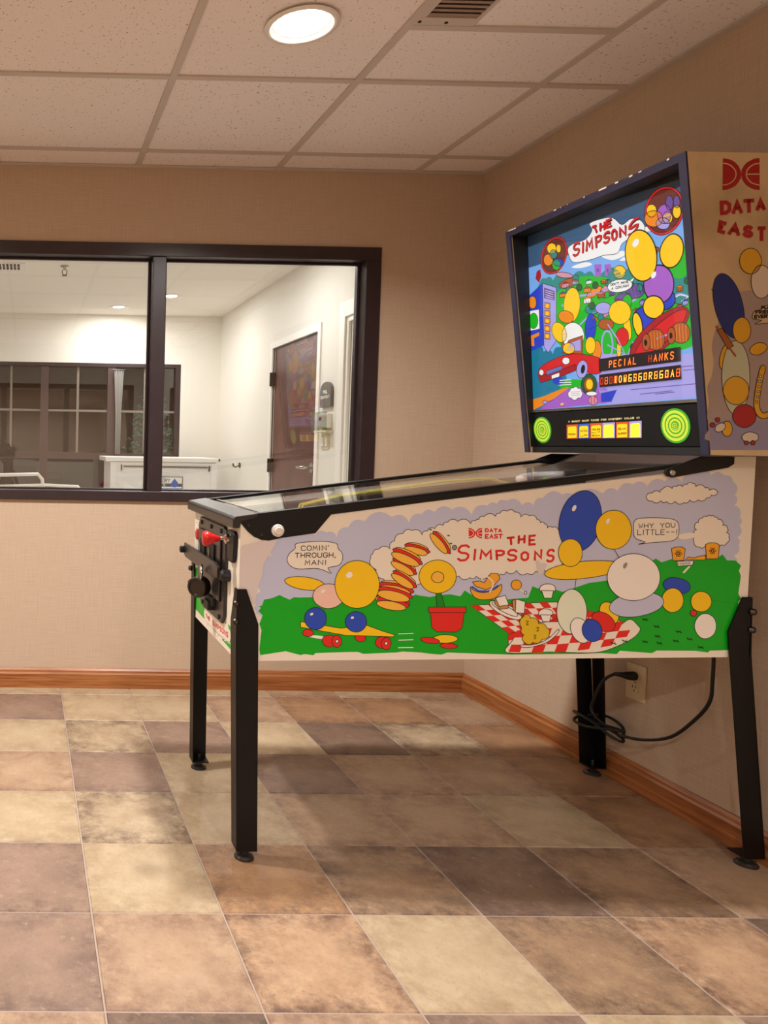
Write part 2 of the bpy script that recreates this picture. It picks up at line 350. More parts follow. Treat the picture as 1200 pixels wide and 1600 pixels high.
def tile_mat(name, base, second, dark, amt):
    m = bpy.data.materials.new(name); m.use_nodes = True; nt = m.node_tree; N = nt.nodes.new; L = nt.links.new
    b = nt.nodes['Principled BSDF']; b.inputs['Roughness'].default_value = 0.42; b.inputs['Specular IOR Level'].default_value = 0.35
    tc = N('ShaderNodeTexCoord'); oi = N('ShaderNodeObjectInfo')
    sc = N('ShaderNodeVectorMath'); sc.operation = 'SCALE'; sc.inputs[0].default_value = (31, 57, 13); L(oi.outputs['Random'], sc.inputs['Scale'])
    ad = N('ShaderNodeVectorMath'); ad.operation = 'ADD'; L(tc.outputs['Object'], ad.inputs[0]); L(sc.outputs[0], ad.inputs[1])
    def noise(scale, det, lo, hi, rough=0.6):
        n = N('ShaderNodeTexNoise'); n.inputs['Scale'].default_value = scale; n.inputs['Detail'].default_value = det; n.inputs['Roughness'].default_value = rough
        L(ad.outputs[0], n.inputs['Vector']); r = N('ShaderNodeMapRange'); r.inputs['From Min'].default_value = lo; r.inputs['From Max'].default_value = hi
        L(n.outputs['Fac'], r.inputs['Value']); return r.outputs[0]
    def mixc(a, bb, f):
        x = N('ShaderNodeMix'); x.data_type = 'RGBA'; L(f, x.inputs['Factor'])
        for sck, val in ((x.inputs['A'], a), (x.inputs['B'], bb)):
            if isinstance(val, str): sck.default_value = lin(val) + (1,)
            else: L(val, sck)
        return x.outputs['Result']
    c = mixc(base, second, noise(9, 10, 0.40, 0.60, 0.78))
    # darker mottled rim of the glaze, irregular
    ab = N('ShaderNodeVectorMath'); ab.operation = 'ABSOLUTE'; L(tc.outputs['Object'], ab.inputs[0]); sp = N('ShaderNodeSeparateXYZ'); L(ab.outputs[0], sp.inputs[0])
    mx = N('ShaderNodeMath'); mx.operation = 'MAXIMUM'; L(sp.outputs[0], mx.inputs[0]); L(sp.outputs[1], mx.inputs[1])
    er = N('ShaderNodeMapRange'); er.inputs['From Min'].default_value = 0.04; er.inputs['From Max'].default_value = 0.155; L(mx.outputs[0], er.inputs['Value'])
    mm = N('ShaderNodeMath'); mm.operation = 'MULTIPLY'; L(er.outputs[0], mm.inputs[0]); L(noise(16, 8, 0.40, 0.62, 0.75), mm.inputs[1])
    m3 = N('ShaderNodeMath'); m3.operation = 'MULTIPLY'; m3.inputs[1].default_value = amt; L(mm.outputs[0], m3.inputs[0])
    c = mixc(c, dark, m3.outputs[0])
    m4 = N('ShaderNodeMath'); m4.operation = 'MULTIPLY'; m4.inputs[1].default_value = 0.6; L(noise(90, 5, 0.54, 0.70, 0.8), m4.inputs[0])
    c = mixc(c, dark, m4.outputs[0])
    m5 = N('ShaderNodeMath'); m5.operation = 'MULTIPLY'; m5.inputs[1].default_value = 0.35; L(noise(45, 8, 0.57, 0.70, 0.8), m5.inputs[0])
    c = mixc(c, 'd8c8b4', m5.outputs[0])
    L(c, b.inputs['Base Color'])
    bp = N('ShaderNodeBump'); bp.inputs['Strength'].default_value = 0.12; bp.inputs['Distance'].default_value = 0.002; L(noise(25, 5, 0.2, 0.8), bp.inputs['Height']); L(bp.outputs['Normal'], b.inputs['Normal'])
    MATS[name] = m
tile_mat('tile_cream', 'b39f83', 'aa9477', '8a7358', 0.8)
tile_mat('tile_peach', 'ad9277', 'a2866c', '7d6050', 1.0)
tile_mat('tile_orange', 'a5815e', '957155', '6a5040', 1.0)
tile_mat('tile_mottled', 'af9b7f', '9c856b', '58443a', 1.0)
tile_mat('tile_mauve', '866e5f', '947a68', '644f47', 0.85)
tile_mat('tile_brown', '6f584a', '7d6655', '4c3c35', 0.85)
tile_mat('tile_amber', 'b59678', 'a58468', '664c3e', 1.0)
tile_mat('tile_tan', '9c8064', '8a6f58', '55433a', 0.95)
def ceil_mat():
    m = bpy.data.materials.new('ceiling_board'); m.use_nodes = True; nt = m.node_tree; N = nt.nodes.new; L = nt.links.new
    b = nt.nodes['Principled BSDF']; b.inputs['Roughness'].default_value = 0.9; b.inputs['Specular IOR Level'].default_value = 0.1
    tc = N('ShaderNodeTexCoord'); oi = N('ShaderNodeObjectInfo'); sc = N('ShaderNodeVectorMath'); sc.operation = 'SCALE'; sc.inputs[0].default_value = (11, 7, 3); L(oi.outputs['Random'], sc.inputs['Scale'])
    ad = N('ShaderNodeVectorMath'); ad.operation = 'ADD'; L(tc.outputs['Object'], ad.inputs[0]); L(sc.outputs[0], ad.inputs[1])
    n = N('ShaderNodeTexNoise'); n.inputs['Scale'].default_value = 130; n.inputs['Detail'].default_value = 2; L(ad.outputs[0], n.inputs['Vector'])
    r = N('ShaderNodeValToRGB'); r.color_ramp.elements[0].position = 0.66; r.color_ramp.elements[1].position = 0.70
    r.color_ramp.elements[0].color = lin('f0e8e4') + (1,); r.color_ramp.elements[1].color = lin('9a8373') + (1,)
    L(n.outputs['Fac'], r.inputs['Fac']); L(r.outputs['Color'], b.inputs['Base Color'])
    bp = N('ShaderNodeBump'); bp.inputs['Strength'].default_value = 0.4; bp.inputs['Distance'].default_value = 0.003; bp.invert = True; L(r.outputs['Alpha'], bp.inputs['Height'])
    MATS['ceiling_board'] = m
ceil_mat()

# ------------------------------------------------------------------ the room
XR, YB, HC = 1.845, 0.10, 2.33            # right wall, back wall, ceiling
XL, YF = -3.7, -5.7
FXR, FYB, FHC, FXL = 1.686, 4.0, 2.355, -3.3   # room beyond the window
WX0, WX1, WZ0, WZ1 = -2.28, 1.393, 0.853, 1.998
WT = 0.14
m = MB(); m.box(XL, XR + 0.12, YB, YB + WT, 0, WZ0); m.box(XL, XR + 0.12, YB, YB + WT, WZ1, HC + 0.06); m.box(XL, WX0, YB, YB + WT, WZ0, WZ1); m.box(WX1, XR + 0.12, YB, YB + WT, WZ0, WZ1)
struct(m.build('wall_back', 'wallpaper'))
struct(MB().box(XR, XR + 0.12, YF, YB, 0, HC + 0.06).build('wall_right', 'wallpaper'))
struct(MB().box(XL - 0.12, XL, YF, YB + WT, 0, HC + 0.06).build('wall_left', 'wallpaper'))
struct(MB().box(XL - 0.12, XR + 0.12, YF - 0.12, YF, 0, HC + 0.06).build('wall_front', 'wallpaper'))
# floor: slab with grout, every tile in view a piece of its own
G = 0.3106
floor = struct(MB().box(XL - 0.12, XR + 0.12, YF - 0.12, YB + WT, -0.12, -0.0022).build('floor', 'grout'))
TK = {'c': 'tile_cream', 'p': 'tile_peach', 'o': 'tile_orange', 'x': 'tile_mottled', 'm': 'tile_mauve', 'b': 'tile_brown', 'w': 'tile_amber', 't': 'tile_tan'}
ROWS = {-1: 'pccccpcpp', 0: 'cmccpoop', 1: 'pcxmcbxo', 2: 'cpmcmppo', 3: 'pcxcppco', 4: 'omcotbtp', 5: 'cmpwctwb', 6: 'bpbpmcmo', 7: 'xcpbcpox'}
cache = {}
def tile_mesh(k, x0, x1, y0, y1):
    key = (k, round(x0, 4), round(x1, 4), round(y0, 4), round(y1, 4))
    if key not in cache:
        mb = MB(); c = 0.0022
        v = [(x0, y0, -0.01), (x1, y0, -0.01), (x1, y1, -0.01), (x0, y1, -0.01), (x0, y0, -c), (x1, y0, -c), (x1, y1, -c), (x0, y1, -c), (x0 + c, y0 + c, 0), (x1 - c, y0 + c, 0), (x1 - c, y1 - c, 0), (x0 + c, y1 - c, 0)]
        f = [(8, 9, 10, 11)] + [(a, (a + 1) % 4, (a + 1) % 4 + 4, a + 4) for a in range(4)] + [(a + 4, (a + 1) % 4 + 4, (a + 1) % 4 + 8, a + 8) for a in range(4)]
        mb.add(v, f); cache[key] = mb.mesh('tile', TK[k])
    return cache[key]
rest = MB(); gg = 0.0018
kinds = list(TK.values())
for j in range(-1, 20):
    for i in range(-13, 6):
        cx, cy = (i + 0.5) * G, -(j + 0.5) * G
        x0, x1, y0, y1 = -G / 2 + gg, G / 2 - gg, -G / 2 + gg, G / 2 - gg
        if cx + x1 > XR: x1 = XR - cx
        if cy + y1 > YB: y1 = YB - cy
        if cx + x0 < XL: x0 = XL - cx
        if cy + y0 < YF: y0 = YF - cy
        if x1 - x0 < 0.01 or y1 - y0 < 0.01: continue
        r = ROWS.get(j)
        k = r[i + 2] if (r and 0 <= i + 2 < len(r)) else random.choice('ccpwoxmt')
        if i >= -5 and j <= 8: place('tile', tile_mesh(k, x0, x1, y0, y1), (cx, cy, 0), floor)
        else:
            rest.mi = kinds.index(TK[k])
            rest.box(cx + x0, cx + x1, cy + y0, cy + y1, -0.01, 0)
o = rest.build('tile_field', kinds, floor); o['kind'] = 'stuff'
# baseboards
def prof(t, h): return [(0, 0), (-t, 0), (-t, h * 0.72), (-t * 0.75, h * 0.80), (-t * 0.72, h * 0.90), (-t * 0.35, h), (0, h)]
P = [(YB + a, b + 0.0) for a, b in prof(0.018, 0.088)]
struct(MB().prism(P, 'x', XL, XR).build('baseboard_back', 'oak'))
P = [(XR + a, b) for a, b in prof(0.018, 0.088)]
struct(MB().prism(P, 'y', YF, YB - 0.018).build('baseboard_right', 'oak_side'))
# ceiling: boards in a hung grid
ceil = struct(MB().box(XL - 0.12, XR + 0.12, YF - 0.12, YB + WT, HC + 0.06, HC + 0.12).build('ceiling', 'grid_white'))
gx = [0.30 + 0.6175 * k for k in range(-7, 3)]; gy = [-0.08 - 0.63 * k for k in range(0, 9)]
bx = [XL] + [x for x in gx if XL + 0.05 < x < XR - 0.05] + [XR]; by = [YB] + [y for y in gy if y > YF + 0.05] + [YF]
half = {}
cm = {}
def board(x0, x1, y0, y1):
    w_, h_ = x1 - x0, y0 - y1
    key = (round(w_, 3), round(h_, 3))
    if key not in cm:
        cm[key] = MB().box(-w_ / 2 + 0.003, w_ / 2 - 0.003, -h_ / 2 + 0.003, h_ / 2 - 0.003, 0, 0.014).mesh('ceiling_tile', 'ceiling_board')
    place('ceiling_tile', cm[key], ((x0 + x1) / 2, (y0 + y1) / 2, HC + 0.006), ceil)
VX0, VX1 = 0.3 + 0.6175, 0.3 + 2 * 0.6175
for a in range(len(bx) - 1):
    for b in range(len(by) - 1):
        x0, x1, y0, y1 = bx[a], bx[a + 1], by[b], by[b + 1]
        if abs(x0 - VX0) < 0.01 and abs(by[b] + 0.71) < 0.01:
            board(x0, x1, y0, -1.04); board(x0 + 0.19, x1, -1.04, y1)
            continue
        board(x0, x1, y0, y1)
for x in bx[1:-1]: MB().box(x - 0.0125, x + 0.0125, YF, YB, HC - 0.001, HC + 0.03).build('main_runner', 'grid_white', ceil)
for y in by[1:-1]:
    for a in range(len(bx) - 1):
        MB().box(bx[a] + 0.0125, bx[a + 1] - 0.0125, y - 0.0125, y + 0.0125, HC, HC + 0.03).build('cross_tee', 'grid_white', ceil)
MB().box(VX0 + 0.0125, VX1 - 0.0125, -1.0525, -1.0275, HC, HC + 0.03).build('cross_tee', 'grid_white', ceil)
MB().prism([(YB, HC - 0.002), (YB - 0.02, HC - 0.002), (YB - 0.02, HC + 0.002), (YB, HC + 0.02)], 'x', XL, XR).build('wall_angle', 'grid_white', ceil)
MB().prism([(XR, HC - 0.002), (XR - 0.02, HC - 0.002), (XR - 0.02, HC + 0.002), (XR, HC + 0.02)], 'y', YF, YB - 0.02).build('wall_angle', 'grid_white', ceil)
# air vent in the cut tile
v = thing('air_vent', 'small louvred air vent set in the ceiling right of the bright lamp', 'vent', (VX0 + 0.10, -1.195, HC))
MB().box(-0.088, 0.088, -0.143, -0.125, 0.001, 0.012).box(-0.088, 0.088, 0.105, 0.143, 0.001, 0.012).box(-0.088, -0.07, -0.125, 0.105, 0.001, 0.012).box(0.075, 0.088, -0.125, 0.105, 0.001, 0.012).build('frame', 'grid_white', v, 0.0015)
MB().box(-0.07, 0.075, -0.125, 0.105, 0.010, 0.013).build('backing', 'vent_back', v)
sl = MB().prism([(-0.011, 0.0005), (0.0, 0.0005), (0.009, 0.0095), (-0.002, 0.0095)], 'x', -0.07, 0.075).mesh('slat', 'vent_grey')
for k in range(11): place('slat', sl, (0, -0.113 + 0.0205 * k, 0), v)
for p in ((-0.078, 0.124), (0.0, 0.126)): MB().lathe((p[0], p[1], -0.001), [(0.005, 0), (0.005, 0.003)], n=10).build('screw', 'slot_dark', v)

def can_light(name, x, y, z, label, watts, col, r, mname, group, spread=math.pi):
    t = thing(name, label, 'ceiling light', (x, y, z), 0, group)
    mb = MB(); n = 28
    ring = [(r * 0.96, 0.03), (r, -0.002), (r + 0.004, -0.006), (r + 0.016, -0.006), (r + 0.02, -0.001)]
    vv = [(a * math.cos(2 * math.pi * k / n), a * math.sin(2 * math.pi * k / n), h) for a, h in ring for k in range(n)]
    mb.add(vv, [(i * n + k, i * n + (k + 1) % n, (i + 1) * n + (k + 1) % n, (i + 1) * n + k) for i in range(len(ring) - 1) for k in range(n)])
    mb.build('trim_ring', 'white_plastic', t, smooth=True)
    MB().lathe((0, 0, 0), [(r * 0.92, 0.028), (r * 0.92, 0.012), (r * 0.8, 0.002), (r * 0.45, -0.004), (0.004, -0.006)], n=24).build('lens', mname, t, smooth=True)
    ld = bpy.data.lights.new('lamp', 'AREA'); ld.shape = 'DISK'; ld.size = r * 1.3; ld.energy = watts; ld.color = col; ld.spread = spread
    lo = bpy.data.objects.new('lamp', ld); COL.objects.link(lo); lo.location = (0, 0, -0.012); lo.parent = t
    return t
for x, y, lb in ((0.61, -1.04, 'round recessed ceiling lamp glowing above the pinball machine'),
                 (-0.62, -1.04, 'recessed ceiling lamp above the open floor left of the pinball machine'),
                 (0.61, -4.20, 'recessed ceiling lamp over the floor far in front of the pinball machine'), (-0.62, -4.20, 'added unseen fill lamp in the ceiling behind the camera'),  # the lamp behind the camera is added to brighten the machine's side
                 (-2.47, -1.67, 'added unseen fill lamp in the ceiling near the left wall'), (-1.85, -4.2, 'added unseen fill lamp in the rear left corner of the ceiling')):  # both added out of view for more light from left and behind
    can_light('ceiling_lamp', x, y, HC, lb, MAIN_W * (1.35 if y < -4 else 0.8 if x < 0 and y > -1.2 else 1.0), MAIN_C, 0.085, 'lens', 'recessed lamps of the game room ceiling', MAIN_SPREAD)

# ------------------------------------------------------------------ window between the rooms
win = struct(thing('window_1', 'wide dark framed interior window with two panes in view', 'window', (0, YB, 0)))
del win['category']
FY0, FY1 = -0.014, 0.105
def bar(n, x0, x1, z0, z1, y0=FY0, y1=FY1): return MB().box(x0, x1, y0, y1, z0, z1).build(n, 'dark_frame', win, 0.003)
bar('head', WX0, WX1, 1.940, WZ1); bar('sill', WX0, WX1, WZ0, 0.898); bar('jamb', WX1 - 0.068, WX1, 0.898, 1.940); bar('jamb', WX0, WX0 + 0.068, 0.898, 1.940)
px_ = [(0.437, 1.325), (-0.488, 0.377), (-1.413, -0.548), (-2.212, -1.473)]
for x0, x1 in ((0.377, 0.437), (-0.548, -0.488), (-1.473, -1.413)): bar('mullion', x0, x1, 0.898, 1.940, FY0 + 0.004)
for x0, x1 in px_:
    g = MB().box(x0, x1, 0.064, 0.070, 0.898, 1.940).build('pane', 'pane_glass', win)
    st = MB()
    for a, b, c, d in ((x0, x0 + 0.012, 0.898, 1.940), (x1 - 0.012, x1, 0.898, 1.940), (x0 + 0.012, x1 - 0.012, 0.898, 0.906), (x0 + 0.012, x1 - 0.012, 1.930, 1.940)): st.box(a, b, 0.048, 0.063, c, d)
    st.build('glazing_bead', 'dark_frame', win, 0.002)

# ------------------------------------------------------------------ the room beyond
m = MB(); fx0, fx1, fz0, fz1 = -2.6, 1.303, 0.55, 1.892
YW = YB + WT
m.box(FXL, FXR + 0.12, FYB, FYB + 0.14, 0, fz0).box(FXL, FXR + 0.12, FYB, FYB + 0.14, fz1, FHC).box(fx1, FXR + 0.12, FYB, FYB + 0.14, fz0, fz1).box(FXL, fx0, FYB, FYB + 0.14, fz0, fz1)
struct(m.build('wall_beyond_back', 'far_wall'))
m = MB(); D1 = (1.546, 2.433, 1.852); D2 = (0.36, 1.06, 1.835)
m.box(FXR, FXR + 0.12, D1[1], FYB, 0, FHC).box(FXR, FXR + 0.12, D2[1], D1[0], 0, FHC).box(FXR, FXR + 0.12, YW, D2[0], 0, FHC).box(FXR, FXR + 0.12, D1[0], D1[1], D1[2], FHC).box(FXR, FXR + 0.12, D2[0], D2[1], D2[2], FHC)
struct(m.build('wall_beyond_right', 'far_wall'))
struct(MB().box(FXL - 0.12, FXL, YW, FYB, 0, FHC).build('wall_beyond_left', 'far_wall'))
m = MB(); m.box(FXL, FXR, YW, YW + 0.02, 0, WZ0).box(FXL, FXR, YW, YW + 0.02, WZ1, FHC).box(WX1, FXR, YW, YW + 0.02, WZ0, WZ1).box(FXL, WX0, YW, YW + 0.02, WZ0, WZ1)
struct(m.build('wall_beyond_front', 'far_wall'))
struct(MB().box(FXL - 0.12, FXR + 0.12, YW, FYB + 0.14, FHC, FHC + 0.1).build('ceiling.001', 'far_ceiling'))
struct(MB().box(FXL - 0.12, FXR + 0.12, YW, FYB + 0.14, -0.12, 0.0).build('floor.001', 'white_trim'))
# wooden door
d = struct(thing('door_1', 'dark brown wooden door with lever handle in white frame', 'door', (FXR, 0, 0))); del d['category']
MB().box(0.012, 0.055, D1[0] + 0.004, D1[1] - 0.004, 0.008, D1[2] - 0.004).build('leaf', 'door_wood', d, 0.002)
fr = MB(); fw = 0.05
fr.box(-0.012, 0.012, D1[0] - fw, D1[0], 0, D1[2] + fw).box(-0.012, 0.012, D1[1], D1[1] + fw, 0, D1[2] + fw).box(-0.012, 0.012, D1[0], D1[1], D1[2], D1[2] + fw)
fr.build('frame', 'white_trim', d, 0.003)
for z in (1.62, 0.97): MB().box(-0.016, 0.02, D1[1] - 0.03, D1[1] + 0.012, z - 0.05, z + 0.05).tube([(-0.02, D1[1] - 0.004, z - 0.052), (-0.02, D1[1] - 0.004, z + 0.052)], 0.007).build('hinge', 'charcoal', d)
h = MB().lathe((0.012, D1[0] + 0.065, 0.977), [(0.034, -0.012), (0.034, 0)], 'x').tube([(0.0, D1[0] + 0.065, 0.977), (-0.045, D1[0] + 0.065, 0.977), (-0.052, D1[0] + 0.10, 0.977), (-0.05, D1[0] + 0.19, 0.974)], [0.011, 0.011, 0.011, 0.008]).build('lever_handle', 'steel', d, smooth=False)
# white doorway next to it
d2 = struct(thing('door_2', 'white door with moulded white casing nearest the window', 'door', (FXR, 0, 0))); del d2['category']
c2 = MB(); cw = 0.125
for o1, o2, t in ((0.0, 0.05, 0.022), (0.05, 0.095, 0.03), (0.095, cw, 0.018)):
    c2.box(-t, 0, D2[1] + cw - o2, D2[1] + cw - o1, 0, D2[2] + cw - o1).box(-t, 0, D2[0], D2[1] + cw - o2, D2[2] + cw - o2, D2[2] + cw - o1)
c2.build('casing', 'white_trim', d2, 0.003)
MB().box(0.0, 0.11, D2[1] - 0.02, D2[1], 0, D2[2]).box(0, 0.11, D2[0], D2[1] - 0.02, D2[2] - 0.02, D2[2]).build('jamb', 'white_trim', d2)
MB().box(0.06, 0.10, D2[0], D2[1] - 0.022, 0.005, D2[2] - 0.022).build('leaf', 'white_trim', d2)
# dark window of the far wall
w2 = struct(thing('window_2', 'dark night window with pale muntins in the far wall', 'window', (0, FYB, 0))); del w2['category']
def b2(n, x0, x1, z0, z1, y0=0.0, y1=0.09, mt='dark_frame'): return MB().box(x0, x1, y0, y1, z0, z1).build(n, mt, w2)
mat('far_frame', '4a3836', 0.4)
b2('head', fx0, fx1, fz1 - 0.035, fz1); b2('sill', fx0, fx1, fz0, fz0 + 0.05); b2('jamb', fx1 - 0.05, fx1, fz0 + 0.05, fz1 - 0.035); b2('jamb', fx0, fx0 + 0.05, fz0 + 0.05, fz1 - 0.035)
vx = [-1.98, -1.335, -0.69, -0.045, 0.60]
TZ = 0.965
for x in vx: b2('mullion', x, x + 0.075, fz0 + 0.05, fz1 - 0.035, 0.01, 0.085, 'far_frame')
ed = [fx0 + 0.05] + [q for x in vx for q in (x, x + 0.075)] + [fx1 - 0.05]
for k in range(0, len(ed), 2):
    x0, x1 = ed[k], ed[k + 1]
    b2('transom', x0, x1, TZ, TZ + 0.065, 0.01, 0.085, 'far_frame')
    b2('pane', x0, x1, TZ + 0.065, fz1 - 0.035, 0.045, 0.051, 'dark_glass'); b2('pane', x0, x1, fz0 + 0.05, TZ, 0.045, 0.051, 'dark_glass')
    xm = (x0 + x1) / 2
    b2('muntin', xm - 0.011, xm + 0.011, TZ + 0.065, fz1 - 0.035, 0.036, 0.044, 'muntin'); b2('muntin', x0, xm - 0.011, 1.424, 1.444, 0.036, 0.044, 'muntin'); b2('muntin', xm + 0.011, x1, 1.424, 1.444, 0.036, 0.044, 'muntin')
# outside in the dark: house wall, ground, shrub
struct(MB().box(-5, 4, 7.4, 7.6, -0.1, 4).build('wall_outside', 'night_wall')); struct(MB().box(-5, 4, FYB + 0.14, 7.4, -0.2, -0.1).build('ground', 'night_ground'))
sh = thing('shrub', 'leafy green shrub outside the dark far window', 'shrub', (1.12, 4.52, -0.1))
lf = MB(); rs = random.Random(3)
for k in range(900):
    a = rs.uniform(0, 6.283); r = 0.36 * math.sqrt(rs.random()); z = rs.uniform(0.3, 1.75)
    r *= 0.6 + 0.4 * math.sin(z * 2.2)
    p = Vector((r * math.cos(a), r * math.sin(a) * 0.8, z)); u = Vector((rs.uniform(-1, 1), rs.uniform(-1, 1), rs.uniform(-.6, .6))).normalized(); q = u.orthogonal().normalized(); s_ = rs.uniform(0.02, 0.04)
    lf.add([p - u * s_, p + q * s_ * .5, p + u * s_, p - q * s_ * .5], [(0, 1, 2, 3)])
o = lf.build('foliage', 'leaf_green', sh); o['kind'] = 'stuff'
for k in range(4):
    a = k * 1.7; MB().tube([(0, 0, 0), (0.08 * math.cos(a), 0.08 * math.sin(a), 0.8), (0.16 * math.cos(a), 0.14 * math.sin(a), 1.5)], [0.012, 0.009, 0.004], 6).build('stem', 'stem_brown', sh)
cu = thing('curtain', 'narrow grey curtain hanging inside the dark far window', 'curtain', (0.70, FYB - 0.05, 1.02))
pl = [(-0.045 + 0.0075 * k, 0.012 * math.sin(k * 1.9)) for k in range(13)]
mb = MB(); vv = []
for t, sc_ in ((0, 0.55), (0.4, 0.62), (0.8, 1.0)):
    for e in (0, 0.003): vv += [(x * sc_, y + e, t) for x, y in pl]
n = 13
for lv in range(2):
    pass
fs = []
for lv in range(2):
    a, b = lv * 26, (lv + 1) * 26
    for k in range(12): fs += [(a + k, a + k + 1, b + k + 1, b + k), (a + 13 + k, b + 13 + k, b + 13 + k + 1, a + 13 + k + 1)]
    fs += [(a, b, b + 13, a + 13), (a + 12, a + 25, b + 25, b + 12)]
mb.add(vv, fs); mb.build('cloth', 'curtain_cloth', cu, smooth=True)
MB().tube([(-0.06, 0, 0.805), (0.06, 0, 0.805)], 0.006).build('rod', 'dark_frame', cu)
# lamps, vent, sprinkler on the far ceiling
for x, y, lb in ((0.641, 3.60, 'recessed lamp on the far room ceiling near its back window'), (1.013, 3.06, 'recessed lamp on the far room ceiling just right of the window mullion'),
                 (1.05, 1.45, 'recessed lamp on the far room ceiling near the wooden door'), (-0.75, 1.9, 'added fill lamp on the far room ceiling at its left side'), (-2.2, 2.6, 'added fill lamp in the far left corner of the far room ceiling')):  # the two left lamps are added out of view, only for brightness
    can_light('ceiling_lamp', x, y, FHC, lb, FAR_W, FAR_C, 0.075, 'far_lens', 'recessed lamps of the far room')
v = thing('ceiling_vent', 'white slotted ceiling vent in the far room at top left', 'vent', (-0.33, 2.09, FHC))
MB().box(-0.16, 0.13, -0.10, 0.10, -0.008, 0.0).build('plate', 'white_plastic', v, 0.002)
sm_ = MB().box(-0.008, 0.008, -0.038, 0.038, -0.0095, -0.0075).mesh('slot', 'slot_dark')
for k in range(8):
    for yy in (-0.045, 0.045): place('slot', sm_, (-0.10 + 0.026 * k, yy, 0), v)
s = thing('sprinkler_head', 'small metal fire sprinkler hanging from the far room ceiling', 'sprinkler', (0.075, 2.06, FHC))
MB().lathe((0, 0, 0), [(0.03, -0.001), (0.03, -0.006), (0.012, -0.012), (0.01, -0.03)], n=16).build('escutcheon', 'steel', s)
MB().tube([(-0.012, 0, -0.028), (-0.017, 0, -0.042), (-0.012, 0, -0.06), (0, 0, -0.066), (0.012, 0, -0.06), (0.017, 0, -0.042), (0.012, 0, -0.028)], 0.003, 6).build('yoke', 'dark_steel', s)
MB().lathe((0, 0, -0.07), [(0.018, 0), (0.018, 0.003)], n=14).build('deflector', 'dark_steel', s)
# things on the far right wall
s = thing('wall_plaque', 'dark grey arched room sign on the far wall beside the wooden door', 'sign', (FXR, 1.367, 1.359))
arch = [(-0.085, 0), (0.085, 0), (0.085, 0.10)] + [(0.085 * math.cos(t), 0.10 + 0.056 * math.sin(t)) for t in [math.pi * k / 8 for k in range(1, 8)]] + [(-0.085, 0.10)]
MB().prism(arch, 'x', -0.02, 0).build('board', 'plaque', s, 0.002)
pr = Print(lambda a, b, L_: (-0.0205 - L_ * 0.0002, -a, b)); pr.text(1, 'plaque_text', 0.006, 'POOL', (-0.035, 0.083), (0.07, 0), (0, 0.022)); pr.text(1, 'plaque_text', 0.005, 'EQUIPMENT', (-0.07, 0.052), (0.14, 0), (0, 0.02)); pr.build('lettering', s)
s = thing('thermostat', 'white wall thermostat under a clear plastic cover beside the door', 'thermostat', (FXR, 1.37, 1.215))
MB().box(-0.03, 0, -0.075, 0.075, 0.015, 0.105).build('body', 'white_plastic', s, 0.004); MB().box(-0.0315, -0.0298, 0.02, 0.06, 0.062, 0.085).build('screen', 'sign_dark', s)
MB().box(-0.045, -0.042, -0.10, 0.16, 0.0, 0.115).build('clear_cover', 'cover_plastic', s); MB().box(-0.05, 0, -0.10, 0.09, -0.012, -0.002).build('ledge', 'outlet_ivory', s, 0.002)
s = thing('light_switch', 'ivory double switch plate below the thermostat', 'switch', (FXR, 1.385, 1.10))
MB().box(-0.006, 0, -0.06, 0.06, 0, 0.09).build('plate', 'outlet_ivory', s, 0.002)
for y in (-0.028, 0.028): MB().box(-0.012, -0.005, y - 0.018, y + 0.018, 0.018, 0.072).build('rocker', 'white_plastic', s, 0.002)
s = thing('wall_hook', 'small brass coat hook on the far right wall', 'hook', (FXR, 3.25, 0.93))
mat('brass', '6a5a38', 0.4, 0.8)
MB().lathe((0, 0, 0.02), [(0.022, -0.008), (0.022, 0)], 'x', 12).build('rosette', 'brass', s); MB().tube([(-0.004, 0, 0.02), (-0.04, 0, 0.0), (-0.06, 0, 0.015), (-0.06, 0, 0.035)], 0.007, 6).build('prong', 'brass', s)
# white equipment cabinet
cx0, cx1, cy = 0.553, 1.471, 3.2
s = thing('equipment_cabinet', 'white metal equipment cabinet in front of the dark far window', 'cabinet', ((cx0 + cx1) / 2, cy, 0))
hw = (cx1 - cx0) / 2
MB().box(-hw, hw, 0, 0.55, 0.03, 0.965).build('body', 'enamel', s, 0.006); MB().box(-hw - 0.045, hw + 0.012, -0.012, 0.56, 0.966, 1.006).build('lid', 'enamel', s, 0.006)
for x in (-hw, hw - 0.05): MB().box(x, x + 0.05, -0.008, -0.0005, 0.05, 0.962).build('corner_post', 'enamel', s, 0.003)
for x in (-hw + 0.09, hw - 0.07): MB().box(x, x + 0.007, -0.013, -0.0005, 0.89, 0.94).build('latch', 'slot_dark', s)
MB().box(hw - 0.055 - 0.75, hw - 0.08, -0.006, -0.0005, 0.918, 0.932).build('groove_strip', 'muntin', s); MB().box(hw + 0.012, hw + 0.028, -0.005, 0.01, 0.98, 1.0).build('hinge_pin', 'slot_dark', s)
for x in (-hw, hw - 0.06): MB().box(x, x + 0.06, 0.02, 0.08, 0, 0.03).build('foot', 'slot_dark', s)
MB().box(-0.17, 0.166, -0.012, -0.0005, 0.69, 0.842).build('sign_board', 'sign_dark', s)
pr = Print(lambda a, b, L_: (a, -0.0125 - L_ * 0.0003, b)); F_ = lambda L_, c, *p: pr.fill(L_, c, list(p))
F_(1, 'enamel', (-0.163, 0.697), (0.159, 0.697), (0.159, 0.836), (-0.163, 0.836)); F_(2, 'sign_dark', (-0.163, 0.755), (0.159, 0.755), (0.159, 0.783), (-0.163, 0.783))
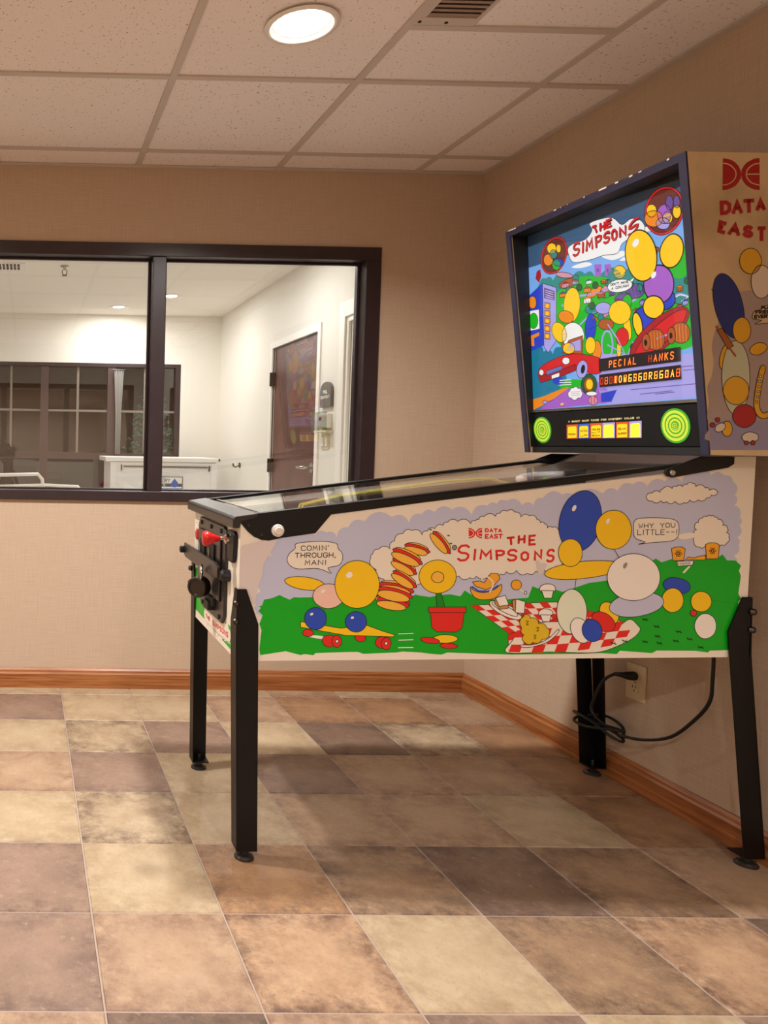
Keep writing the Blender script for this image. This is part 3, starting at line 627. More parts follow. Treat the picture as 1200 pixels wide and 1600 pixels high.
pr.text(3, 'sign_dark', 0.006, 'E', (-0.055, 0.792), (0.028, 0), (0.006, 0.034)); pr.text(3, 'plaque', 0.005, 'DRY', (-0.015, 0.792), (0.068, 0), (0.006, 0.034)); pr.text(3, 'enamel', 0.004, "Y 95", (-0.055, 0.759), (0.07, 0), (0, 0.02))
F_(4, 'navy_drop', *[(0.095 + 0.033 * math.sin(t) * (1 if True else 0), 0.776 - 0.026 * math.cos(t)) for t in [-2.2 + 4.4 * k / 12 for k in range(13)]], (0.095, 0.828))
F_(2, 'navy_drop', (-0.163, 0.735), (0.159, 0.735), (0.159, 0.742), (-0.163, 0.742)); F_(2, 'navy_drop', (-0.163, 0.708), (0.159, 0.708), (0.159, 0.716), (-0.163, 0.716))
pr.build('sign_print', s)
# two tubular pool chairs
def pool_chair(x, y, rz, top, lb):
    s = thing('pool_chair', lb, 'chair', (x, y, 0), rz, 'white pool chairs')
    w_ = 0.20
    MB().tube([(-w_, 0.02, 0.42), (-w_, 0.06, top - 0.1), (-w_, 0.07, top - 0.035), (-w_ + 0.035, 0.075, top), (w_ - 0.035, 0.075, top), (w_, 0.07, top - 0.035), (w_, 0.06, top - 0.1), (w_, 0.02, 0.42)], 0.0125, 8).build('back_frame', 'white_plastic', s, smooth=True)
    MB().tube([(-w_, 0.058, top - 0.075), (w_, 0.058, top - 0.075)], 0.011, 8).build('back_rail', 'white_plastic', s, smooth=True)
    MB().box(-w_, w_, -0.42, 0.02, 0.41, 0.43).build('seat', 'enamel', s, 0.006); MB().box(-w_ + 0.012, w_ - 0.012, 0.03, 0.036, 0.45, top - 0.09).build('backrest', 'enamel', s)
    for a in (-1, 1):
        for yy in (-0.40, 0.0): MB().tube([(a * w_, yy, 0.41), (a * (w_ + 0.02), yy + (0.03 if yy > -0.1 else -0.03), 0.0)], 0.0125, 8).build('leg', 'white_plastic', s)
pool_chair(-0.175, 1.75, math.radians(38), 0.895, 'white tubular pool chair, the taller left one at the window sill')
pool_chair(0.05, 2.55, math.radians(-35), 0.78, 'white tubular pool chair, the lower right one at the window sill')
# camera on a tripod: solid stand-in for a reflection in the window glass
s = thing('tripod_reflection', 'black camera on a tripod, stand-in for its reflection in the left pane', 'camera', (-0.345, 3.3, 0))
MB().box(-0.072, 0.072, -0.03, 0.04, 0.985, 1.075).build('body', 'camera_black', s, 0.008); MB().prism([(-0.035, 1.075), (0.035, 1.075), (0.022, 1.105), (-0.022, 1.105)], 'y', -0.02, 0.035).build('viewfinder', 'camera_black', s)
MB().lathe((0.01, -0.03, 1.028), [(0.038, 0), (0.038, -0.05), (0.034, -0.09), (0.024, -0.088)], 'y', 16).build('camera_lens', 'camera_black', s)
MB().tube([(0, 0, 0.98), (0, 0, 0.55)], [0.03, 0.02]).build('centre_column', 'camera_black', s); MB().lathe((0, 0, 0.93), [(0.03, 0), (0.045, 0.01), (0.045, 0.04), (0.03, 0.05)], n=14).build('head', 'camera_black', s)
for k in range(3):
    a = 0.5 + k * 2.094; MB().tube([(0.03 * math.cos(a), 0.03 * math.sin(a), 0.82), (0.38 * math.cos(a), 0.38 * math.sin(a), 0.0)], [0.018, 0.012]).build('leg', 'camera_black', s)

# ------------------------------------------------------------------ printed artwork, millimetres on the panel it is printed on
ART_SIDE = [
('f','B',1,'sky',0,[-652,668,-654,685,-642,720,-637,779,-616,817,-605,854,-570,869,-503,873,-474,880,-445,867,-416,895,-374,911,-302,924,-256,909,-223,933,-190,939,-145,946,-92,932,-51,958,-27,962,-1,971,40,960,71,960,95,981,145,990,179,979,251,995,291,1002,329,1020,368,1015,413,1030,459,1027,474,1046,501,1055,535,1048,569,1047,593,1031,600,997,599,969,616,938,617,916,612,884,617,864,606,836,609,799,611,765,611,731,612,705,568,676,526,675,483,674,441,673,398,673,356,672,313,671,271,671,229,670,186,669,144,669,101,668,59,667,16,667,-26,666,-68,665,-111,665,-153,664,-196,663,-238,663,-280,662,-323,661,-365,661,-408,660,-450,659,-492,659,-535,658,-577,657,-647,660]),
('f','P',2,'green',0,[-646,680,-637,684,-633,699,-612,703,-592,712,-577,705,-565,700,-553,707,-541,706,-350,714,-334,723,-320,711,-248,710,-232,719,-220,716,-193,713,-164,719,-139,721,-113,716,-102,732,-70,712,-1,708,23,711,67,715,77,746,93,740,120,744,158,732,226,757,266,763,286,767,340,805,360,812,373,824,387,816,400,825,416,815,441,824,467,816,512,823,539,827,563,829,576,839,589,823,611,823,627,810,622,796,628,782,626,757,624,735,632,721,625,714,624,680,620,637,621,584,557,581,553,576,519,580,415,579,404,572,318,577,310,568,268,570,208,567,166,566,30,562,-39,563,-141,565,-157,559,-186,561,-212,564,-260,566,-277,563,-365,558,-379,563,-413,562,-492,558,-497,552,-520,555,-531,552,-571,562,-616,554,-638,550,-641,566,-637,617,-643,634,-635,657,-647,668,-640,677]),
('f','B',2,'cream',1,[-354,816,-349,825,-334,838,-304,839,-293,861,-272,880,-247,889,-221,878,-208,888,-188,895,-166,904,-155,912,-128,915,-94,910,-81,917,-73,921,-59,929,-29,930,-18,938,1,944,21,942,38,929,60,933,81,923,90,915,102,912,109,901,122,903,138,897,155,860,154,809,134,792,104,791,84,786,62,780,33,787,6,783,-9,777,-39,773,-73,770,-90,766,-119,770,-149,777,-184,803,-209,786,-233,743,-284,747,-318,759,-339,784]),
('f','S',3,'cream',1,[-555,836,-552,849,-513,855,-474,856,-446,851,-441,838,-431,827,-428,812,-437,794,-466,786,-458,772,-493,784,-544,782,-567,791,-575,807,-569,823]),
('t',"COMIN'",5,'black',2,[-539,830,76,3,-1,14]),
('t','THROUGH,',5,'black',2,[-555,811,110,3,0,14]),
('t','MAN!',5,'black',2,[-528,792,58,2,0,14]),
('f','S',4,'bun',1,[-203,840,-213,836,-234,839,-254,846,-261,853,-252,857,-231,855,-211,847]),
('f','S',5,'red',1,[-198,832,-209,829,-234,834,-257,843,-266,851,-255,854,-230,850,-206,840]),
('f','S',6,'bun',1,[-205,828,-215,823,-238,826,-260,834,-267,842,-257,847,-234,844,-213,837]),
('f','S',7,'bun',1,[-222,811,-234,809,-260,817,-283,830,-291,841,-278,843,-252,835,-229,822]),
('f','S',8,'red',1,[-217,800,-232,800,-261,811,-288,827,-297,839,-282,840,-253,829,-226,813]),
('f','S',9,'bun',1,[-226,797,-240,794,-268,802,-293,816,-300,828,-286,831,-259,823,-234,809]),
('f','S',4,'bun',1,[-234,783,-245,782,-266,791,-285,805,-291,815,-280,816,-258,807,-239,793]),
('f','S',5,'red',1,[-231,773,-243,774,-268,786,-290,803,-296,814,-283,813,-259,801,-237,785]),
('f','S',6,'bun',1,[-239,771,-252,770,-275,779,-295,794,-300,805,-288,806,-265,797,-245,783]),
('f','S',7,'bun',1,[-233,748,-244,748,-265,757,-284,771,-289,782,-277,782,-256,772,-238,758]),
('f','S',8,'red',1,[-230,738,-243,739,-267,752,-288,770,-294,781,-281,780,-257,767,-236,750]),
('f','S',9,'bun',1,[-239,736,-251,735,-274,745,-293,761,-298,772,-286,773,-263,763,-244,748]),
('f','S',4,'bun',1,[-244,736,-257,731,-286,732,-315,740,-325,750,-312,755,-283,754,-255,746]),
('f','S',5,'red',1,[-236,726,-252,721,-286,725,-319,736,-331,746,-316,751,-282,747,-249,737]),
('f','S',6,'bun',1,[-245,720,-259,713,-291,714,-321,722,-332,734,-318,741,-287,740,-257,731]),
('f','S',7,'bun',1,[-246,722,-260,716,-289,719,-317,728,-327,738,-314,743,-285,741,-257,732]),
('f','S',8,'red',1,[-239,711,-254,707,-288,712,-321,724,-333,735,-318,739,-284,734,-251,722]),
('f','S',9,'bun',1,[-248,705,-262,699,-294,701,-324,711,-335,722,-320,729,-289,727,-259,717]),
('f','S',4,'bun',1,[-253,705,-266,700,-294,703,-321,713,-330,723,-317,728,-289,725,-262,715]),
('f','S',5,'red',1,[-246,694,-261,691,-294,697,-325,709,-337,721,-321,724,-288,718,-257,706]),
('f','S',6,'bun',1,[-255,689,-269,683,-299,686,-328,697,-338,708,-324,714,-294,711,-265,700]),
('f','S',7,'bun',1,[-255,697,-267,692,-293,693,-319,700,-329,709,-317,715,-290,713,-265,706]),
('f','S',8,'red',1,[-248,688,-262,684,-293,687,-323,697,-334,707,-320,711,-289,707,-259,698]),
('f','S',9,'bun',1,[-256,682,-269,676,-297,677,-325,685,-335,695,-322,701,-294,700,-267,692]),
('f','S',4,'bun',1,[-144,839,-155,842,-172,857,-185,876,-187,887,-176,884,-159,868,-146,850]),
('f','S',5,'red',1,[-144,829,-156,834,-175,853,-190,876,-192,888,-180,883,-162,864,-147,841]),
('f','S',6,'bun',1,[-153,830,-165,832,-184,849,-198,869,-199,881,-187,878,-169,862,-155,842]),
('f','S',4,'leaf',0,[-195,892,-197,890,-201,890,-203,892,-201,894,-197,894]),
('f','S',4,'leaf',0,[-147,877,-149,875,-153,875,-155,877,-153,879,-149,879]),
('f','S',4,'leaf',0,[-140,856,-142,854,-146,854,-148,856,-146,858,-142,858]),
('f','S',4,'grey',1,[-128,846,-131,840,-137,840,-140,846,-137,851,-131,851]),
('f','S',4,'white',0,[-451,596,-461,595,-485,597,-509,601,-519,605,-508,606,-484,605,-461,600]),
('f','S',5,'red',1,[-499,610,-504,604,-514,602,-525,606,-528,613,-523,620,-512,621,-502,617]),
('f','S',5,'red',1,[-360,598,-365,592,-375,590,-385,595,-389,602,-384,608,-373,610,-363,606]),
('f','S',5,'red',1,[-437,589,-444,578,-458,575,-471,582,-475,594,-469,604,-455,607,-441,601]),
('f','S',5,'red',1,[-295,587,-302,576,-316,573,-329,579,-334,591,-327,602,-313,605,-300,599]),
('f','S',6,'red',1,[-423,591,-427,579,-436,574,-445,579,-449,590,-446,602,-437,607,-428,602]),
('f','S',8,'white',1,[-432,591,-434,587,-438,587,-440,590,-438,594,-434,595]),
('f','S',6,'red',1,[-292,587,-295,575,-304,570,-314,575,-318,587,-314,598,-305,603,-296,599]),
('f','S',8,'white',1,[-301,587,-303,583,-307,583,-309,587,-307,591,-303,591]),
('f','P',7,'yellow',1,[-534,642,-517,639,-426,626,-359,635,-313,619,-282,610,-287,605,-414,607,-534,627]),
('f','S',8,'blue',1,[-466,651,-469,636,-479,625,-494,621,-509,625,-520,636,-524,650,-521,665,-510,676,-496,680,-481,677,-470,666]),
('f','S',11,'white',0,[-502,665,-502,661,-506,659,-510,660,-509,664,-505,666]),
('f','S',9,'pink',1,[-422,712,-427,695,-442,683,-462,678,-482,682,-498,694,-504,710,-499,727,-484,739,-464,744,-444,740,-428,728]),
('f','S',11,'white',0,[-472,727,-473,723,-479,719,-483,721,-482,725,-477,729]),
('f','S',10,'yellow',1,[-329,744,-336,712,-356,689,-386,680,-416,688,-438,711,-447,743,-440,774,-420,798,-390,807,-360,799,-338,776]),
('f','S',11,'white',0,[-402,773,-402,765,-410,760,-418,764,-417,772,-409,777]),
('f','S',8,'blue',1,[-359,644,-362,631,-372,620,-386,616,-401,620,-411,630,-416,643,-412,657,-402,667,-388,671,-374,668,-363,658]),
('f','S',11,'white',0,[-394,657,-394,653,-398,651,-401,652,-401,656,-397,658]),
('f','S',8,'yellow',1,[-473,737,-484,729,-512,726,-544,730,-570,740,-580,751,-568,759,-541,762,-508,758,-482,749]),
('l','P',4,'white',2,[-273,613,-234,615]),
('l','P',4,'white',2,[-272,596,-234,598]),
('l','P',4,'white',2,[-272,576,-233,577]),
('f','P',4,'green2',1,[-179,727,-165,727,-152,683,-174,683]),
('f','S',5,'yellow',1,[-126,768,-132,746,-149,730,-174,723,-199,729,-217,745,-225,767,-219,789,-202,805,-177,812,-152,806,-133,790]),
('f','S',7,'bun',1,[-159,766,-162,757,-170,752,-180,752,-188,757,-192,765,-189,774,-181,780,-171,780,-162,775]),
('f','P',5,'red',1,[-192,679,-100,680,-105,632,-120,620,-171,620,-185,631]),
('f','P',7,'red',1,[-196,686,-97,688,-96,673,-195,671]),
('f','S',4,'yellow',1,[-115,602,-125,594,-148,590,-172,593,-182,601,-172,609,-149,613,-125,610]),
('f','S',5,'red',1,[-163,594,-171,589,-190,589,-207,594,-214,600,-206,605,-188,605,-170,600]),
('f','S',5,'red',1,[-114,582,-122,577,-139,575,-156,579,-162,584,-155,589,-138,590,-121,587]),
('f','P',4,'red',0,[-99,898,-94,898,-90,896,-86,894,-83,891,-81,888,-80,884,-81,881,-82,877,-85,874,-89,872,-93,871,-97,870]),
('f','P',4,'red',0,[-63,898,-67,898,-72,897,-75,894,-78,891,-80,888,-80,884,-79,881,-77,877,-74,875,-71,873,-66,871,-62,871]),
('l','P',5,'cream',1.5,[-98,894,-94,893,-91,892,-88,890,-86,887,-85,884,-86,881,-87,879,-90,877,-94,875,-98,875]),
('l','P',5,'cream',1.5,[-63,894,-67,894,-70,892,-73,890,-75,887,-75,884,-74,882,-73,879,-70,877,-66,876,-62,875]),
('l','P',5,'cream',1.5,[-62,885,-75,884]),
('t','*DATA',4,'red',3.2,[-55,887,45,0,-1,11]),
('t','*EAST',4,'red',3.2,[-55,870,47,1,0,13]),
('t','T',4,'red',6.0,[5,853,22,2,-3,23]),
('t','H',4,'red',6.0,[32,857,21,2,0,24]),
('t','E',4,'red',6.0,[61,853,20,2,-1,29]),
('t','S',4,'red',6.0,[-126,807,32,4,1,45]),
('t','I',4,'red',6.0,[-84,811,7,1,2,32]),
('t','M',4,'red',6.0,[-67,814,34,0,0,28]),
('t','P',4,'red',6.0,[-23,813,25,2,-3,28]),
('t','S',4,'red',6.0,[6,810,27,2,0,33]),
('t','O',4,'red',6.0,[42,812,23,1,-1,26]),
('t','N',4,'red',6.0,[77,813,22,6,0,27]),
('t','S',4,'red',6.0,[110,808,22,4,0,36]),
('f','P',4,'cream',1,[-87,693,-45,695,-3,698,39,700,81,702,123,704,165,706,178,689,190,672,202,654,215,637,182,630,150,627,117,628,85,629,52,626,20,619,-7,638,-33,656,-60,675]),
('f','P',5,'red',0,[-87,693,-64,694,-44,680,-65,678]),
('f','P',5,'red',0,[-44,664,-23,666,-3,652,-23,649]),
('f','P',5,'red',0,[-1,634,17,637,38,623,20,619]),
('f','P',5,'red',0,[-44,680,-22,682,-2,668,-23,666]),
('f','P',5,'red',0,[-3,652,17,654,36,640,17,637]),
('f','P',5,'red',0,[-41,696,-18,697,0,683,-22,682]),
('f','P',5,'red',0,[-2,668,18,669,37,656,17,654]),
('f','P',5,'red',0,[36,640,55,642,73,628,55,626]),
('f','P',5,'red',0,[0,683,22,684,39,670,18,669]),
('f','P',5,'red',0,[37,656,56,657,74,643,55,642]),
('f','P',5,'red',0,[5,698,28,699,44,685,22,684]),
('f','P',5,'red',0,[39,670,60,671,76,657,56,657]),
('f','P',5,'red',0,[74,643,92,643,109,628,91,629]),
('f','P',5,'red',0,[44,685,66,686,81,671,60,671]),
('f','P',5,'red',0,[76,657,96,657,111,642,92,643]),
('f','P',5,'red',0,[51,700,74,702,88,687,66,686]),
('f','P',5,'red',0,[81,671,102,672,116,657,96,657]),
('f','P',5,'red',0,[111,642,130,642,144,627,126,627]),
('f','P',5,'red',0,[88,687,110,688,123,673,102,672]),
('f','P',5,'red',0,[116,657,136,658,149,643,130,642]),
('f','P',5,'red',0,[96,703,119,704,131,689,110,688]),
('f','P',5,'red',0,[123,673,143,674,155,659,136,658]),
('f','P',5,'red',0,[149,643,167,644,179,629,162,628]),
('f','P',5,'red',0,[131,689,153,691,164,676,143,674]),
('f','P',5,'red',0,[155,659,175,662,186,647,167,644]),
('f','P',5,'red',0,[142,705,165,706,175,693,153,691]),
('f','P',5,'red',0,[164,676,185,679,195,665,175,662]),
('f','P',5,'red',0,[186,647,205,651,215,637,197,633]),
('f','P',4,'cream',1,[19,615,51,628,84,640,116,652,149,664,182,676,214,688,252,676,291,664,329,652,367,640,309,635,251,623,194,604,137,585,79,573,21,568,20,580,20,592,19,603]),
('f','P',5,'red',0,[19,615,47,626,55,608,19,599]),
('f','P',5,'red',0,[20,584,63,590,71,572,21,568]),
('f','P',5,'red',0,[55,608,90,618,105,599,63,590]),
('f','P',5,'red',0,[75,636,103,647,125,629,90,618]),
('f','P',5,'red',0,[105,599,147,612,170,595,120,581]),
('f','P',5,'red',0,[125,629,160,642,189,627,147,612]),
('f','P',5,'red',0,[130,657,158,667,195,654,160,642]),
('f','P',5,'red',0,[189,627,231,640,268,627,219,612]),
('f','P',5,'red',0,[195,654,230,664,274,650,231,640]),
('f','P',5,'red',0,[186,678,214,688,265,672,230,664]),
('f','P',5,'red',0,[274,650,316,656,367,640,317,636]),
('f','S',6,'cream',1,[47,623,85,646,161,652,264,636,307,641,339,662,362,645,368,633,351,612,309,589,251,571,131,571,17,567,28,597]),
('f','P',7,'red',0,[41,627,72,630,65,609,34,608]),
('f','P',7,'red',0,[28,589,58,589,51,569,21,569]),
('f','P',7,'red',0,[65,609,96,611,89,590,58,589]),
('f','P',7,'red',0,[103,632,134,635,127,613,96,611]),
('f','P',7,'red',0,[89,590,120,591,113,569,82,568]),
('f','P',7,'red',0,[127,613,157,615,150,592,120,591]),
('f','P',7,'red',0,[165,637,195,639,188,617,157,615]),
('f','P',7,'red',0,[150,592,181,595,174,572,143,570]),
('f','P',7,'red',0,[188,617,219,620,212,598,181,595]),
('f','P',7,'red',0,[226,642,257,644,250,623,219,620]),
('f','P',7,'red',0,[212,598,242,601,235,580,204,576]),
('f','P',7,'red',0,[250,623,280,626,273,606,242,601]),
('f','P',7,'red',0,[288,647,319,649,311,630,280,626]),
('f','P',7,'red',0,[273,606,303,610,295,591,265,585]),
('f','P',7,'red',0,[311,630,342,633,334,615,303,610]),
('f','S',7,'orange',1,[-87,741,-77,732,-51,727,-22,737,-6,750,-7,730,-21,713,-50,708,-72,712,-84,725]),
('f','P',8,'orange',1,[-83,755,-63,758,-52,753,-35,779,-16,778,-10,765,-29,742,-46,735,-73,743]),
('l','P',9,'blue',4,[-83,742,-66,731,-40,730,-15,746]),
('l','S',10,'cream',4,[-58,759,-56,769,-45,770,-30,757,-29,744,-36,729]),
('f','S',8,'orange',1,[46,743,40,737,31,736,23,741,20,750,23,758,31,762,41,760,47,752]),
('l','P',9,'cream',4,[44,737,58,727]),
('f','S',10,'cream',1,[62,729,61,725,57,725,55,728,57,732,60,732]),
('f','S',8,'white',1,[138,740,134,732,121,727,107,728,97,735,97,744,106,751,120,753,133,749]),
('f','P',9,'white',1,[101,735,133,735,129,715,109,715]),
('f','S',8,'white',1,[134,675,130,667,119,663,106,664,97,670,97,678,105,685,118,686,130,682]),
('f','P',9,'white',1,[101,670,130,670,126,652,108,652]),
('f','S',8,'white',1,[51,660,42,656,24,659,2,667,-19,679,-32,692,-35,702,-26,706,-8,704,15,695,35,683,49,670]),
('f','S',9,'white',1,[41,667,33,665,14,671,-8,682,-24,693,-29,701,-20,702,-1,697,21,686,37,675]),
('f','P',11,'white',1,[-20,713,5,721,16,696,-9,691]),
('f','P',10,'tan',1,[-20,713,-9,691,16,696,14,686,-7,683,-22,698]),
('f','P',11,'white',1,[34,711,59,705,58,673,34,675]),
('f','P',10,'tan',1,[34,711,24,707,28,682,48,668,58,673]),
('f','S',9,'white',1,[51,588,88,590,124,606,150,632,149,621,124,598,88,585,62,582]),
('f','B',11,'mustard',1,[57,666,66,670,74,661,98,646,119,635,127,621,109,605,84,596,64,594,59,616,53,634]),
('l','S',13,'black',1.5,[63,653,70,652,65,647,70,644,64,642]),
('l','S',13,'black',1.5,[91,636,98,636,94,631,98,628,92,626]),
('l','S',13,'black',1.5,[85,616,92,615,87,611,92,607,86,605]),
('f','S',9,'pale',1,[224,680,220,650,206,628,187,620,167,627,151,649,144,679,148,709,162,731,181,740,201,732,217,710]),
('f','S',8,'blue',1,[249,909,234,870,208,845,179,841,154,858,140,892,141,933,156,972,182,996,211,1001,236,984,249,950]),
('f','S',10,'yellow',1,[204,837,201,819,190,805,174,800,158,805,146,818,141,836,144,855,155,868,171,873,187,869,199,856]),
('f','S',11,'yellow',1,[331,900,326,874,309,855,286,848,262,854,244,873,236,899,241,925,258,944,281,951,305,945,323,926]),
('f','S',9,'yellow',1,[311,804,299,791,263,778,212,769,161,765,123,769,107,779,119,792,155,805,205,814,257,817,295,814]),
('f','S',12,'white',1,[413,776,406,744,381,721,347,712,311,719,284,742,273,773,281,805,305,828,340,837,375,829,402,807]),
('f','S',10,'sky',1,[426,713,420,695,396,680,361,670,324,668,296,676,283,690,290,708,314,724,349,734,385,735,413,727]),
('f','S',9,'yellow',1,[479,715,476,699,466,687,451,682,437,686,425,698,421,714,424,730,434,742,448,747,463,743,474,731]),
('f','S',11,'white',1,[231,641,236,623,234,608,226,598,213,597,199,605,188,619,182,637,184,652,193,662,206,663,220,655]),
('f','S',12,'blue',1,[264,640,267,624,262,610,252,602,238,601,225,608,216,621,213,637,218,651,228,659,242,660,255,653]),
('f','S',10,'red',1,[298,635,288,628,273,628,257,635,244,647,238,661,240,674,250,680,265,680,281,673,294,661,301,647]),
('f','S',8,'blue',1,[495,747,489,738,475,732,456,732,438,738,426,748,423,759,429,769,443,775,461,774,479,769,492,759]),
('f','S',9,'yellow',1,[303,689,309,674,308,659,301,650,289,647,275,653,264,666,258,681,259,696,266,705,278,707,291,702]),
('f','S',14,'white',0,[181,953,176,947,171,949,172,957,177,963,182,961]),
('f','S',14,'white',0,[271,920,267,915,263,917,263,924,268,929,272,928]),
('f','S',14,'grey',0,[323,803,318,797,314,799,314,807,320,813,324,811]),
('l','S',7,'black',1.5,[201,837,194,795,189,734]),
('l','S',7,'black',1.5,[288,849,307,820,331,797]),
('f','S',6,'yellow',1,[554,712,549,696,536,686,519,686,505,695,499,712,503,728,516,738,533,738,547,729]),
('f','S',6,'white',1,[570,647,566,627,552,615,534,614,519,627,512,646,517,666,531,679,548,679,564,667]),
('f','S',9,'red',1,[516,681,514,675,508,672,502,675,499,681,501,687,507,689,513,687]),
('f','B',3,'cream',1,[366,988,381,998,402,1000,407,1008,433,1011,444,1016,460,1016,471,1022,486,1025,495,1017,520,1014,532,1008,554,1003,537,995,526,988,503,982,481,981,466,974,443,977,420,976,405,978,382,977]),
('f','B',3,'cream',1,[529,860,514,857,498,873,501,884,497,895,504,903,498,914,507,922,517,934,529,938,540,940,550,937,559,931,569,927,572,916,585,908,583,897,590,884,586,870,571,864]),
('f','S',4,'cream',1,[337,900,338,923,354,931,400,933,438,930,453,921,457,902,454,882,437,872,388,867,352,862,369,868,343,878]),
('t','WHY YOU',6,'black',1.8,[350,904,97,4,-1,13]),
('t','LITTLE--!',6,'black',1.8,[347,886,107,3,0,15]),
('f','S',4,'cream',0,[455,887,485,895,508,890,533,886,501,882,467,877]),
('f','P',5,'orange',1,[440,852,450,856,465,857,476,852,474,821,445,820]),
('l','P',7,'black',1.2,[468,839,466,837,461,836,456,836,451,837,449,839,451,840,455,842,461,842,466,841,468,839]),
('l','P',7,'black',1.2,[463,831,461,831,458,835,454,840,453,844,453,847,456,846,459,843,462,838,464,833,463,831]),
('l','P',7,'black',1.2,[454,831,453,833,455,838,457,843,460,846,463,847,463,844,462,840,460,835,457,831,454,831]),
('f','P',5,'orange',1,[529,864,539,869,555,869,566,864,565,827,534,826]),
('l','P',7,'black',1.2,[558,848,556,846,552,845,546,845,541,846,539,848,541,849,546,851,551,851,556,850,558,848]),
('l','P',7,'black',1.2,[554,840,551,840,548,844,545,849,543,853,544,856,546,855,549,852,553,847,554,842,554,840]),
('l','P',7,'black',1.2,[544,840,544,842,545,847,547,852,550,855,553,856,553,853,552,849,550,844,547,840,544,840]),
('f','P',4,'orange',1,[478,823,485,830,501,828,512,832,531,836,531,823]),
('f','P',7,'white',1,[456,818,500,821,498,809,458,805]),
('l','P',9,'black',1.5,[461,808,461,815]),
('l','P',9,'black',1.5,[465,809,465,815]),
('l','P',9,'black',1.5,[470,809,469,815]),
('l','P',9,'black',1.5,[474,809,473,815]),
('l','P',9,'black',1.5,[478,810,478,816]),
('l','P',9,'black',1.5,[482,810,482,816]),
('l','P',9,'black',1.5,[486,810,486,816]),
('l','P',9,'black',1.5,[490,811,490,817]),
('f','P',7,'white',0,[472,789,487,806,493,806,477,787]),
('l','P',10,'black',2.6,[373,664,378,661,382,662,387,659]),
('l','P',10,'black',1.0,[375,658,380,662,385,665]),
('l','P',10,'black',2.6,[404,646,409,643,414,644,418,641]),
('l','P',10,'black',1.0,[407,640,411,644,417,647]),
('l','P',10,'black',2.6,[408,620,413,617,417,618,422,615]),
('l','P',10,'black',1.0,[411,614,415,618,420,621]),
('l','P',10,'black',2.6,[376,605,381,602,385,603,390,600]),
('l','P',10,'black',1.0,[379,599,383,603,388,606]),
('l','P',10,'black',2.6,[414,602,419,599,424,599,428,596]),
('l','P',10,'black',1.0,[417,595,421,599,427,603]),
('l','P',10,'black',2.6,[458,608,462,605,467,606,472,603]),
('l','P',10,'black',1.0,[460,602,465,606,470,609]),
('l','P',10,'black',2.6,[464,633,469,630,473,631,478,628]),
('l','P',10,'black',1.0,[467,627,471,631,476,634]),
('l','P',10,'black',2.6,[494,614,499,611,503,612,508,609]),
('l','P',10,'black',1.0,[497,608,501,612,506,615]),
('l','P',10,'black',2.6,[525,592,529,589,534,590,539,587]),
('l','P',10,'black',1.0,[527,586,532,590,537,593]),
('l','P',10,'black',2.6,[292,600,297,597,301,597,306,594]),
('l','P',10,'black',1.0,[295,594,299,597,304,601]),
('l','P',10,'black',2.6,[322,606,327,603,332,603,336,600]),
('l','P',10,'black',1.0,[325,599,329,603,334,607]),
('l','P',3,'green2',1.2,[364,752,472,730,518,722,626,706]),
('f','S',14,'worn',0,[-702,829,-673,847,-609,859,-618,827,-636,796,-640,762,-652,728,-658,685,-676,719,-696,731]),
('f','S',14,'worn',0,[83,814,89,816,94,808,111,806,106,792,99,779,91,779,86,795]),
]
ART_FRONT = [
('f','P',1,'green',0,[275,685,189,712,136,667,65,600,-204,609,-298,589,-303,544,249,560]),
('f','B',2,'cream',0,[107,585,73,600,21,606,-22,605,-91,604,-156,602,-193,597,-212,586,-211,572,-173,563,-135,562,-77,553,-28,553,52,554,99,558]),
('t','THE',4,'red',4,[85,566,-57,0,1,13]),
('t','SIMPSONS',4,'red',4,[-6,563,-184,8,2,16]),
('l','P',2,'cream',3,[184,551,115,556,53,554,-21,554,-96,555,-161,559,-209,562,-256,561,-284,562]),
('f','S',2,'red',0,[205,809,208,798,217,793,228,796,234,805,231,816,221,821,210,818]),
('l','P',2,'grey',2,[254,868,235,867]),
('l','P',2,'grey',2,[234,860,216,860]),
('l','P',2,'grey',2,[252,848,233,848]),
('l','P',2,'grey',2,[232,841,214,841]),
('l','P',2,'grey',2,[249,829,231,829]),
('l','P',2,'grey',2,[230,822,211,822]),
('l','P',2,'grey',2,[247,810,228,811]),
]
